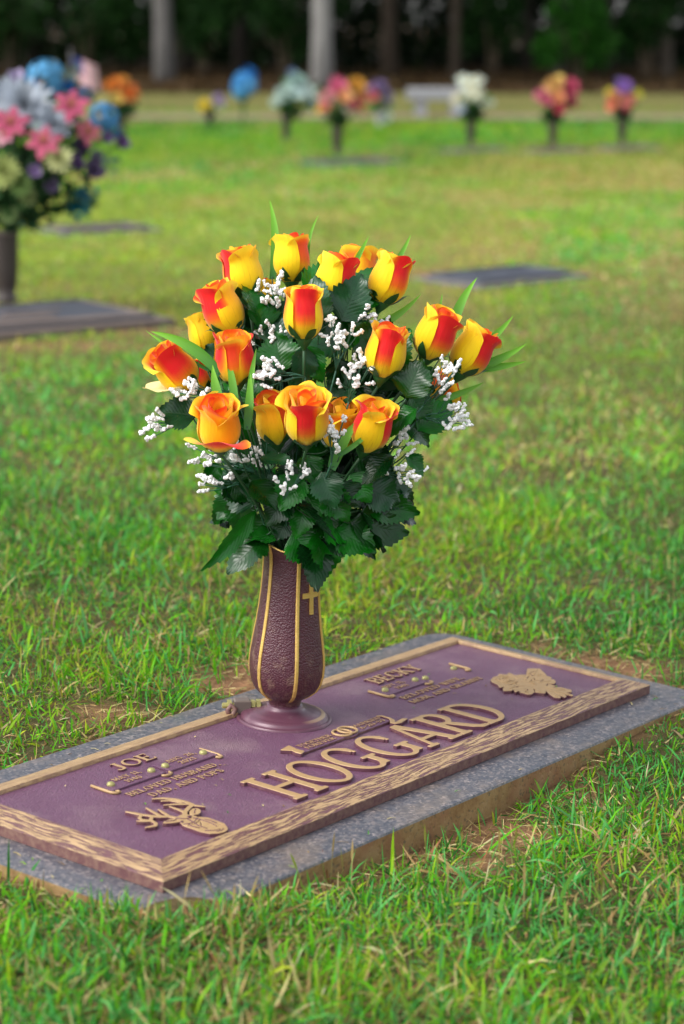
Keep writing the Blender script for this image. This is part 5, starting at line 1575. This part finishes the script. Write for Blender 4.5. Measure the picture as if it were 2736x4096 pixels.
def make_sprays():
    for i, (cx_, cy_, hx, hy, n, dep, ax_, ay_, label) in enumerate(SPRAYS):
        g = np.random.default_rng(1200 + i); n = int(n * 1.35)
        root_p = MOUTH + np.array([g.uniform(-.015, .015), g.uniform(-.015, .015), -0.04])
        root = empty('babys_breath_spray', tuple(root_p)); tag(root, label, 'flower spray', 'white bud sprays among the roses')
        anchor = at2(ax_, ay_, dep + .03)
        B = Build()
        B.add(*tube(bez(root_p, (root_p + anchor) / 2 + np.array([0, .02, .0]), anchor, 9), 0.0012, 5))
        # a few forks, each carrying a cluster of buds
        nf = max(2, n // 3)
        forks = []
        for k in range(nf):
            a_ = 6.28 * k / nf + g.uniform(-.5, .5)
            f_ = at2(cx_ + hx * .55 * math.cos(a_), cy_ + hy * .55 * math.sin(a_), dep + g.uniform(-.012, .012))
            j_ = anchor + (f_ - anchor) * .55 + np.array([0, 0, -.004])
            forks.append((f_, j_)); B.add(*tube(bez(anchor, anchor + (j_ - anchor) * .5 + np.array([0, 0, .004]), j_, 5), 0.0009, 5))
        for k in range(n):
            f_, j_ = forks[k % nf]
            p = f_ + np.array([g.uniform(-.75, .75) * hx, 0, g.uniform(-.75, .75) * hy]) * K / F_PX * dep + np.array([0, g.uniform(-.01, .01), 0])
            B.add(*tube(bez(j_, (j_ + p) / 2 + np.array([0, 0, -.002]), p, 5), 0.0007, 5))
            d = p - j_; d /= np.linalg.norm(d); d = d + g.normal(0, .35, 3); d /= np.linalg.norm(d)
            q = Vector(d).to_track_quat('X', 'Z')
            o = link('bud', BUDS[int(g.integers(0, 6))], root)
            o.location = tuple(p - root_p); o.rotation_mode = 'QUATERNION'; o.rotation_quaternion = q
            s = g.uniform(.70, 1.15); o.scale = (s * g.uniform(.75, 1.25), s, s)
        link('stem', B.mesh('stem', M['spraystem'], True, off=root_p), root)


make_sprays()

GBLADES = [   # label, [(base x,y, tip x,y, width, depth, bend)]
    ('green grass blade standing up behind the highest rose, on its left', [(624, 640, 618, 458, 17, 3.15, .06)]),
    ('thin green grass blade at the right of the highest rose', [(708, 620, 731, 492, 8, 3.18, -.10)]),
    ('pair of thin grass blades crossing the half hidden top rose', [(790, 640, 846, 538, 7, 3.06, .04), (800, 640, 843, 545, 7, 3.07, -.04)]),
    ('thin grass blade above the top right rose', [(895, 620, 942, 537, 10, 3.16, .03)]),
    ('grass blade arching out below the top right rose', [(800, 765, 966, 673, 17, 3.10, .10)]),
    ('grass blade pointing up between the two right hand roses', [(1030, 790, 1094, 636, 20, 3.13, -.08), (1000, 740, 1014, 672, 6, 3.14, .02)]),
    ('grass blades fanning out past the rightmost rose', [(1075, 810, 1177, 723, 15, 3.12, .06), (1060, 852, 1207, 788, 18, 3.12, .05), (1050, 842, 1207, 828, 17, 3.13, .05)]),
    ('grass blade below the rightmost rose pointing right', [(960, 930, 1110, 876, 15, 3.10, .04)]),
    ('long grass blades reaching left over the leftmost rose', [(505, 858, 345, 760, 22, 2.985, .10), (480, 850, 333, 757, 8, 3.06, -.02)]),
    ('four upright grass blades behind the wide open rose, before the deep orange one', [(512, 955, 487, 836, 20, 2.965, -.03), (540, 945, 521, 812, 16, 2.97, .02), (566, 985, 573, 848, 17, 2.965, .02), (572, 930, 588, 798, 12, 2.97, -.03)]),
    ('grass blades in front of the lower right rose', [(760, 1075, 822, 962, 24, 2.99, -.06), (775, 1045, 860, 978, 10, 2.98, .04)]),
]


def make_grass_sprays():
    for i, (label, bl) in enumerate(GBLADES):
        g = np.random.default_rng(1500 + i)
        root_p = MOUTH + np.array([g.uniform(-.015, .015), g.uniform(-.015, .015), -0.04])
        root = empty('artificial_grass_spray', tuple(root_p)); tag(root, label, 'grass spray', 'artificial grass blades among the roses')
        B = Build()
        for (x0, y0, x1, y1, w, dep, bend) in bl:
            b, t = at2(x0, y0, dep), at2(x1, y1, dep + .01)
            ax = t - b; L = np.linalg.norm(ax); ax /= L
            tocam = CAM_P - b; tocam /= np.linalg.norm(tocam)
            sd = np.cross(ax, tocam); sd /= np.linalg.norm(sd)
            NV = 16; V, U, C = [], [], []
            for j in range(NV):
                s = j / (NV - 1)
                hw = w * K / F_PX * dep * .66 * (math.sin(math.pi * (0.18 + .82 * s)) ** .8 * (1 - .25 * s) if j < NV - 1 else 0.01)
                cen = b + ax * L * s + sd * bend * L * 4 * s * (1 - s) * .9 + tocam * 0.03 * L * math.sin(s * 3)
                for u in (-1, 0, 1):
                    V.append(cen + sd * u * hw - tocam * (0.35 * hw if u == 0 else 0) - root_p); U.append((u, s))
                    C.append(np.array((0.030, 0.20, 0.025)) * (1 - s) + np.array((0.26, 0.62, 0.03)) * s)
            link('blade', mesh('blade', V, grid_faces(3, NV), M['blade'], True, np.array(C), uv=U), root)
            B.add(*tube(bez(root_p, (root_p + b) / 2 + np.array([0, .015, 0]), b + ax * .004, 8), 0.0010, 5))
        link('stem', B.mesh('stem', M['stem'], True, off=root_p), root)


make_grass_sprays()


# ------------------------------------------------------------------ the other graves behind
FLAT = []      # x, y, angle, length, depth: ground taken by flat markers


def flat_marker(x, y, ang, L, D, label, top, edge, slab, h=0.028):
    FLAT.append((x, y, ang, L + 0.02, D + 0.02))
    root = empty('flat_grave_marker', (x, y, 0)); root.rotation_euler = (0, 0, ang)
    tag(root, label, 'grave marker', 'flat markers set in the lawn behind')
    link('granite_base', mesh('granite_base', *box(-L / 2, L / 2, -D / 2, D / 2, -0.05, h, 0.004), slab, False), root)
    l, d = L / 2 - 0.05, D / 2 - 0.05
    link('plaque', mesh('plaque', *box(-l, l, -d, d, h - 0.002, h + 0.014, 0.001), top, False), root)
    b = 0.03
    V, Fc = [], []
    for (i, z) in ((0, h + 0.0145), (b, h + 0.022), (b + .002, h + 0.0145)):
        V += [(-l + i, -d + i, z), (l - i, -d + i, z), (l - i, d - i, z), (-l + i, d - i, z)]
    for k in range(2):
        for i in range(4): Fc.append((k * 4 + i, k * 4 + (i + 1) % 4, k * 4 + 4 + (i + 1) % 4, k * 4 + 4 + i))
    link('border', mesh('border', V, Fc, edge, False), root)
    for (u0, u1, v0, v1) in ((-.62, -.22, .05, .16), (.22, .62, .05, .16), (-.45, .45, -.55, -.25)):
        link('raised_panel', mesh('raised_panel', *box(u0 * l, u1 * l, v0 * d, v1 * d, h + 0.0135, h + 0.019, 0.001), edge, False), root)


flat_marker(-1.225, 7.46, R(35), 1.20, 0.60, 'dark flat marker with tan border under the big mixed bouquet', M['slate'], M['slatetan'], M['slatetan'])
flat_marker(0.633, 8.98, R(40), 0.60, 0.40, 'dark blue grey flat marker without flowers at right of the roses', M['slate'], M['slate'], M['paleslab'], 0.012)
flat_marker(-1.20, 11.1, R(35), 0.56, 0.34, 'grey flat marker low in the grass right of the big mixed bouquet', M['slate'], M['slatetan'], M['paleslab'], 0.006)
flat_marker(0.06, 16.35, R(35), 0.72, 0.42, 'grey flat marker under the pink and orange bouquet', M['slate'], M['slatetan'], M['paleslab'], 0.008)
flat_marker(1.03, 17.8, R(35), 0.56, 0.36, 'grey flat marker under the white lily bouquet', M['slate'], M['slatetan'], M['paleslab'], 0.006)
flat_marker(1.68, 17.8, R(35), 0.52, 0.34, 'grey flat marker under the pink and red bouquet', M['slate'], M['slatetan'], M['paleslab'], 0.004)
flat_marker(2.28, 18.2, R(35), 0.52, 0.34, 'grey flat marker under the rightmost orange and purple bouquet', M['slate'], M['slatetan'], M['paleslab'], 0.004)


def far_vase(x, y, h, r, label, mat, z0=0.0):
    root = empty('grave_vase', (x, y, z0)); tag(root, label, 'vase', 'dark vases of the graves behind')
    pr = [(0.55, 0.0), (0.85, 0.02), (0.90, 0.05), (0.62, 0.10), (0.80, 0.25), (0.92, 0.50), (0.95, 0.75), (1.0, 0.97)]
    V = []
    for q, z in pr: V += [(q * r * math.cos(k * math.pi / 10), q * r * math.sin(k * math.pi / 10), z * h) for k in range(20)]
    link('body', mesh('body', V, grid_faces(20, len(pr), True) + [tuple(range(20))[::-1]], mat), root)
    V = []
    for q, z in ((1.0, .96), (1.10, .97), (1.12, 1.0), (.95, 1.0), (.88, .9)): V += [(q * r * math.cos(k * math.pi / 10), q * r * math.sin(k * math.pi / 10), z * h) for k in range(20)]
    link('rim', mesh('rim', V, grid_faces(20, 5, True), M['slatetan']), root)


def blossom(kind, r, col, g):
    """one flower head facing -Y, radius r"""
    B = Build(); col = np.array(col)

    def pet(az, tilt, ln, wd, cup, c, n=5):
        V = []
        for j in range(n):
            t = j / (n - 1)
            rad_ = ln * t * math.cos(tilt) ; out = ln * (t * math.sin(tilt) + cup * t * t)
            hw = wd * .5 * math.sin(math.pi * (0.12 + 0.83 * t)) ** .8
            for s in (-1, 0, 1):
                V.append((rad_ * math.cos(az) - s * hw * math.sin(az), -out - (0 if s else .15 * hw), rad_ * math.sin(az) + s * hw * math.cos(az)))
        B.add(V, grid_faces(3, n), c * g.uniform(.82, 1.15))
    if kind == 'mum':
        for ring, (n, tl, ln) in enumerate(((15, .15, 1.0), (13, .55, .9), (10, .95, .75), (6, 1.3, .55))):
            for k in range(n): pet(6.283 * k / n + ring * .2, tl + g.normal(0, .08), r * ln * g.uniform(.9, 1.1), r * .30, .12, col * (1.0 - .08 * ring))
    elif kind == 'lily':
        for k in range(6): pet(6.283 * k / 6 + .3, .55 + (.15 if k % 2 else 0), r * 1.15, r * .52, -.42, col)
        for k in range(5): B.add(*tube([(0, 0, 0), (r * .22 * math.cos(k * 1.26), -r * .6, r * .22 * math.sin(k * 1.26))], r * .03, 4), np.array((.5, .3, .05)))
    elif kind == 'cup':
        for k in range(4): pet(6.283 * k / 4 + .4, 1.0, r * 1.15, r * 1.25, -.25, col)
        for k in range(4): pet(6.283 * k / 4 + 1.1, .75, r * 1.1, r * 1.1, .1, col * .92)
        for k in range(3): pet(6.283 * k / 3, 1.35, r * .9, r * .8, -.1, col * 1.1)
    else:
        for k in range(70):
            d = g.normal(size=3); d /= np.linalg.norm(d)
            p = d * r * .85
            e = np.cross(d, g.normal(size=3)); e /= np.linalg.norm(e); f = np.cross(d, e); s = r * .24
            for q in range(4):
                c1 = math.cos(q * 1.571) * e + math.sin(q * 1.571) * f; c2 = math.cos(q * 1.571 + .785) * e + math.sin(q * 1.571 + .785) * f; c3 = math.cos(q * 1.571 - .785) * e + math.sin(q * 1.571 - .785) * f
                B.add([p, p + c2 * s * .7 + d * s * .2, p + c1 * s * 1.15 + d * s * .15, p + c3 * s * .7 + d * s * .2], [(0, 1, 2), (0, 2, 3)], col * g.uniform(.75, 1.2))
    return B


def bouquet(label, px, base_py, dist, vase_h, flowers, foliage, seed, cat='bouquet', group=None, name='flower_bouquet', stems=True):
    """flowers: (kind, x, y, radius px, colour, depth offset m); foliage: (x, y, half w, half h, count, leaf px, colours)"""
    g = np.random.default_rng(seed)
    x = (px - CX) / F_PX * dist
    rp = np.array([x, dist, vase_h])
    root = empty(name, tuple(rp)); tag(root, label, cat, group)
    cosp = 1.0
    dz = dist / math.cos(PITCH)

    def w(px_, py_, off):
        # point at plan distance dist + off
        d = CAM_M @ np.array([(px_ - CX) / F_PX, (py_ - CY) / F_PX, 1.0])
        return CAM_P + d * ((dist + off) / d[1])
    for (kind, fx, fy, fr, col, off) in flowers:
        r = fr / F_PX * dist
        p = w(fx, fy, off)
        B = blossom(kind, r, col, g)
        away = p - (rp + np.array([0, 0, 0.03])); away /= np.linalg.norm(away)
        face = away * .75 + np.array([0, -1.0, .25]) + g.normal(0, .12, 3); face /= np.linalg.norm(face)
        q = Vector(face).to_track_quat('-Y', 'Z')
        o = link('flower', B.mesh('flower', M['flower'], True, True), root)
        o.location = tuple(p - rp); o.rotation_mode = 'QUATERNION'; o.rotation_quaternion = q
        if stems:
            V, Fc = tube(bez((0, 0, -.04), (p - rp) * np.array([.25, .25, .6]), p - rp - face * r * .1, 6), max(.003, .0004 * dist), 5)
            link('stem', mesh('stem', V, Fc, M['stem']), root)
    for (fx, fy, hw, hh, n, lp, cols) in foliage:
        cen = w(fx, fy, 0.0); sx = hw / F_PX * dist; sz = hh / F_PX * dist

        def sam(gg, n):
            p = gg.normal(size=(n, 3)); p /= np.linalg.norm(p, axis=1, keepdims=True)
            return cen - rp + p * (gg.random(n) ** .5)[:, None] * np.array([sx, sx * .8, sz])
        V, T, C = leaf_cloud(n, sam, lp / F_PX * dist, cols, seed + 3, 1.0)
        link('foliage', big_mesh('foliage', V, T, M['foliage'], C), root)


WHITE, CREAM, SKY, BLUE, TEAL = (.52, .57, .64), (.72, .72, .55), (.10, .34, .58), (.02, .17, .50), (.03, .24, .33)
PINK, ROSE, CORAL, ORANGE, YELLOW = (.50, .09, .17), (.55, .06, .16), (.70, .20, .13), (.72, .22, .03), (.75, .55, .03)
LILAC, VIOLET, PLUM, LIME, MINT = (.50, .36, .62), (.28, .14, .48), (.13, .075, .19), (.48, .55, .18), (.42, .58, .55)
DG = [(.020, .060, .018), (.030, .085, .022), (.015, .045, .014)]
DG2 = [(.05, .16, .03), (.03, .10, .03)]
GV = 'vases and bouquets of the graves behind'
# the large mixed bouquet at the left edge
vb = on_ground(40, 1250)
far_vase(vb[0] - .012, vb[1], 0.25, 0.050, 'tall dark bronze vase at the left edge under the mixed bouquet', M['darkbronze'], 0.035)
bouquet('large mixed bouquet of white, pink, blue and purple flowers at the left edge', 40, 1250, vb[1], 0.28, [
    ('mum', 95, 425, 118, WHITE, -.10), ('mum', 215, 505, 82, (.46, .52, .60), -.14), ('ball', 185, 315, 88, SKY, .02), ('ball', 262, 345, 46, BLUE, .05), ('ball', 415, 470, 66, (.09, .30, .55), .0), ('ball', 452, 520, 40, (.06, .22, .45), .04),
    ('lily', 285, 430, 78, PINK, -.16), ('lily', 45, 500, 80, PINK, -.20), ('mum', 20, 400, 90, (.48, .54, .62), -.05), ('cup', 300, 660, 44, PLUM, -.1), ('cup', 200, 750, 40, (.16, .12, .22), -.12), ('mum', 110, 790, 44, (.34, .42, .16), -.1), ('ball', 340, 380, 40, (.14, .20, .34), .05), ('cup', 420, 560, 36, (.20, .14, .28), -.02), ('mum', 330, 790, 34, (.05, .20, .26), -.05), ('mum', 40, 860, 40, (.22, .32, .12), -.1), ('lily', 175, 575, 80, (.50, .10, .17), -.2), ('lily', 350, 535, 62, (.52, .13, .17), -.1), ('lily', 15, 545, 50, (.7, .35, .42), -.22),
    ('mum', 232, 640, 62, (.70, .72, .34), -.2), ('mum', 18, 690, 70, LIME, -.2), ('mum', 80, 740, 54, (.26, .40, .12), -.18), ('mum', 150, 360, 40, LILAC, .05), ('cup', 70, 325, 45, (.40, .33, .50), .06),
    ('cup', 482, 578, 40, PLUM, .0), ('cup', 322, 592, 46, (.11, .06, .16), -.06), ('cup', 365, 690, 56, (.10, .07, .14), -.08), ('cup', 140, 690, 36, (.24, .16, .34), -.2), ('cup', 380, 640, 40, (.16, .17, .20), -.04), ('cup', 250, 480, 30, PLUM, -.1),
    ('cup', -110, 450, 70, WHITE, -.1), ('lily', -140, 600, 80, PINK, -.1), ('ball', -90, 340, 80, SKY, .05), ('mum', -160, 720, 60, LIME, -.1)],
    [(130, 640, 280, 250, 420, 62, DG), (60, 800, 190, 130, 260, 60, DG), (330, 800, 90, 80, 60, 50, [(.03, .10, .05), (.02, .16, .20), (.12, .22, .10)]), (120, 850, 70, 60, 26, 52, [(.02, .22, .30), (.03, .10, .05)]), (300, 840, 60, 50, 22, 56, [(.02, .22, .30), (.02, .18, .26)]),
     (440, 660, 50, 70, 20, 40, [(.10, .24, .17), (.16, .30, .22)]), (250, 300, 100, 60, 50, 40, [(.16, .20, .17), (.08, .14, .10)]), (10, 780, 70, 90, 60, 60, [(.10, .22, .05), (.16, .28, .08)])], 41, group=GV)
# small flag
fp = on_ground(352, 640)
fl = empty('small_flag', (fp[0], fp[1], 0)); tag(fl, 'small striped flag with a blue corner standing behind the mixed bouquet', 'flag')
ftop = (CY - 0, 0)


def make_flag():
    d = fp[1]
    zt = CAM_H + (HORIZON - 215) / F_PX * d; zb = CAM_H + (HORIZON - 345) / F_PX * d
    x0, x1 = -58 / F_PX * d, 52 / F_PX * d
    V, C, Fc = [], [], []
    NXF, NZF = 22, 14
    for j in range(NZF):
        for i in range(NXF):
            s, t = i / (NXF - 1), j / (NZF - 1)
            V.append((x0 + (x1 - x0) * s * (0.9 + .1 * t), 0.03 * math.sin(s * 7) , zt + (zb - zt) * (t * .78 + .30 * s)))
            C.append((.03, .05, .22) if (s < .45 and t < .55) else ((.55, .10, .15) if int(t * 13) % 2 == 0 else (.72, .68, .72)))
    link('cloth', mesh('cloth', V, grid_faces(NXF, NZF), M['flower'], True, np.array(C)), fl)
    link('staff', mesh('staff', *tube([(x0, 0, -.05), (x0, 0, zt + .05)], .006, 7), M['paleslab']), fl)


make_flag()
HV = 0.20


def grave(px, base, label, vlabel, flowers, foliage, seed, vmat='darkbronze', vh=HV, vr=.042, z0=.02):
    p = on_ground(px, base)
    far_vase(p[0], p[1], vh, vr, vlabel, M[vmat], z0)
    bouquet(label, px, base, p[1], vh + z0, flowers, foliage, seed, group=GV)


grave(490, 545, 'orange and yellow bouquet right of the small flag', 'dark vase under the orange bouquet by the small flag', [('mum', 455, 345, 40, ORANGE, 0), ('mum', 515, 375, 42, (.70, .17, .03), -.05), ('cup', 470, 400, 30, (.70, .50, .12), -.08), ('cup', 540, 410, 26, (.6, .5, .2), 0), ('mum', 490, 330, 30, (.72, .30, .04), .05), ('cup', 425, 400, 24, (.55, .50, .2), 0)], [(490, 430, 60, 50, 70, 40, DG)], 42)
grave(838, 508, 'tiny bouquet of one yellow and one lilac bloom far back', 'short grey vase under the yellow and lilac blooms', [('mum', 818, 424, 30, YELLOW, -.03), ('mum', 872, 405, 32, LILAC, 0)], [(838, 448, 28, 22, 26, 26, DG)], 43, vh=.11)
grave(1145, 565, 'pale white and mint bouquet left of the pink one', 'dark vase under the pale white and mint bouquet', [('mum', 1185, 330, 44, MINT, 0), ('mum', 1135, 380, 42, (.48, .62, .56), -.05), ('mum', 1225, 375, 44, (.58, .68, .66), -.03), ('cup', 1165, 300, 26, (.10, .16, .28), .05), ('cup', 1110, 420, 32, (.45, .55, .48), 0), ('mum', 1240, 420, 34, (.40, .48, .45), .02), ('cup', 1185, 385, 34, (.50, .64, .62), -.1)], [(1165, 430, 52, 50, 90, 36, DG2 + DG), (1200, 360, 80, 60, 40, 36, [(.2, .3, .25), (.1, .2, .12)])], 44)
grave(1348, 628, 'pink, orange and yellow bouquet in the middle of the far row', 'dark vase under the pink and orange bouquet', [('mum', 1355, 360, 44, (.72, .14, .26), -.03), ('mum', 1425, 345, 40, (.75, .38, .06), 0), ('mum', 1310, 395, 38, (.72, .33, .34), -.05), ('cup', 1375, 400, 40, (.74, .36, .16), -.1), ('cup', 1305, 430, 32, CORAL, -.05), ('cup', 1400, 430, 34, ROSE, -.08), ('mum', 1440, 400, 34, (.72, .22, .14), 0), ('cup', 1280, 445, 20, YELLOW, 0), ('mum', 1345, 330, 30, PINK, .05), ('cup', 1445, 445, 22, (.75, .4, .12), .03), ('cup', 1385, 440, 24, (.60, .62, .50), -.1)], [(1350, 480, 46, 36, 90, 32, DG), (1370, 410, 90, 60, 70, 32, DG)], 45)
grave(1520, 512, 'small purple and red bouquet partly behind the pink one', 'pale vase under the small purple and red bouquet', [('mum', 1515, 350, 36, (.20, .14, .30), 0), ('cup', 1500, 392, 28, (.55, .08, .12), -.05), ('mum', 1545, 385, 30, (.26, .20, .36), 0), ('cup', 1545, 420, 24, (.10, .13, .22), 0), ('cup', 1485, 360, 22, (.4, .2, .35), 0), ('mum', 1545, 465, 26, (.62, .68, .66), -.05)], [(1500, 430, 26, 26, 40, 26, [(.08, .22, .03), (.05, .14, .03)])], 46, 'bench', .14)
grave(1883, 592, 'white and cream lily bouquet right of the stone bench', 'dark vase under the white lily bouquet', [('lily', 1880, 345, 50, (.50, .54, .42), -.05), ('lily', 1850, 320, 34, (.44, .50, .44), .03), ('lily', 1910, 325, 36, (.48, .52, .44), .03), ('lily', 1835, 400, 40, (.48, .46, .34), 0), ('lily', 1930, 405, 42, (.48, .52, .38), -.03), ('lily', 1895, 375, 44, (.54, .56, .40), -.1), ('cup', 1850, 440, 24, (.42, .50, .58), -.05), ('lily', 1955, 410, 30, (.6, .68, .6), .05)], [(1883, 455, 50, 40, 110, 36, DG), (1885, 400, 70, 50, 60, 36, DG2)], 47)
grave(2210, 592, 'round pink, peach and crimson bouquet second from the right', 'dark vase under the round pink and crimson bouquet', [('mum', 2215, 350, 44, (.72, .42, .14), -.03), ('mum', 2275, 355, 46, (.58, .08, .16), 0), ('mum', 2170, 385, 36, (.66, .17, .26), 0), ('cup', 2230, 400, 36, (.70, .28, .12), -.1), ('cup', 2190, 415, 30, PINK, -.08), ('cup', 2235, 440, 30, (.60, .04, .12), -.1), ('mum', 2280, 410, 36, (.5, .08, .14), 0), ('cup', 2235, 325, 26, (.70, .52, .14), 0)], [(2210, 470, 44, 30, 90, 32, DG), (2220, 400, 72, 60, 50, 32, DG)], 48)
grave(2487, 582, 'rightmost orange bouquet topped with a violet bloom', 'dark vase under the rightmost orange and violet bouquet', [('mum', 2495, 350, 36, VIOLET, -.03), ('mum', 2455, 390, 32, (.70, .28, .12), -.03), ('cup', 2450, 430, 30, CORAL, -.05), ('mum', 2510, 405, 34, (.68, .22, .18), -.08), ('cup', 2545, 385, 26, (.62, .60, .06), 0), ('cup', 2440, 375, 22, (.62, .55, .06), 0), ('cup', 2500, 435, 24, ROSE, -.05), ('cup', 2475, 330, 18, (.2, .16, .4), .02)], [(2490, 458, 38, 30, 80, 32, DG), (2495, 400, 55, 50, 40, 32, DG2)], 49)
# the tall blue flower ball on a stick
bp = on_ground(978, 488)
bouquet('tall blue flower ball on a stick near the path', 978, 488, bp[1], 0.0, [('ball', 978, 338, 56, (.05, .27, .60), 0), ('ball', 965, 365, 40, (.10, .36, .66), -.05), ('ball', 995, 300, 36, (.02, .16, .48), 0), ('mum', 985, 345, 34, (.12, .40, .70), -.12)], [(975, 400, 16, 14, 12, 20, DG2)], 50, 'flower ball', None, 'flower_ball')


def make_bench():
    p = on_ground(1752, 468)
    d = p[1]
    root = empty('stone_bench', (p[0], d, 0)); tag(root, 'pale grey stone bench left of the white lily bouquet', 'bench')
    s = d / F_PX
    zt = CAM_H - (342 - HORIZON) * s
    W = 124 * s
    link('seat', mesh('seat', *box(-W, W, -.16, .16, zt - 46 * s, zt, .012), M['bench'], False), root)
    for sx in (-.55, .55):
        link('leg', mesh('leg', *box(sx * W - .06, sx * W + .06, -.13, .13, -.05, zt - 46 * s + .002, .008), M['bench'], False), root)


make_bench()


def make_clippings():
    g = np.random.default_rng(321)
    B = Build()
    for k in range(70):
        side = g.integers(0, 4)
        if side == 0: u, v = g.uniform(GX0, GX1), GY0 + abs(g.normal(0, .03))
        elif side == 1: u, v = GX0 + abs(g.normal(0, .03)), g.uniform(GY0, GY1)
        elif side == 2: u, v = g.uniform(GX0, GX1), GY1 - abs(g.normal(0, .02))
        else: u, v = g.uniform(.05, 1.05), g.uniform(.045, .32)
        onp = 0 <= u <= PL and 0 <= v <= PD
        if onp and (min(u, PL - u) < .045 or min(v, PD - v) < .045): continue
        z = (FIELD_Z if onp else GZ) + 0.0012
        a_ = g.uniform(0, 6.28); l = g.uniform(.004, .016) * (.5 if onp else 1); w = g.uniform(.0005, .0010)
        c_, s_ = math.cos(a_), math.sin(a_)
        col = DRYS[g.integers(0, 4)] if g.random() < .6 else GREENS[g.integers(0, 4)]
        V = []
        for t in (-.5, 0, .5):
            for e in (-1, 1): V.append((u + c_ * l * t - s_ * w * e, v + s_ * l * t + c_ * w * e, z + .0012 * (1 - 4 * t * t)))
        B.add([MKW_T + MKW_R @ np.array(p) for p in V], [(0, 1, 3, 2), (2, 3, 5, 4)], col)
    o = link('grass_clippings', B.mesh('grass_clippings', M['straw'], False, True))
    tag(o, 'scattered dry grass clippings lying on the granite and plaque', 'clippings', kind='stuff')


make_clippings()
make_grass()
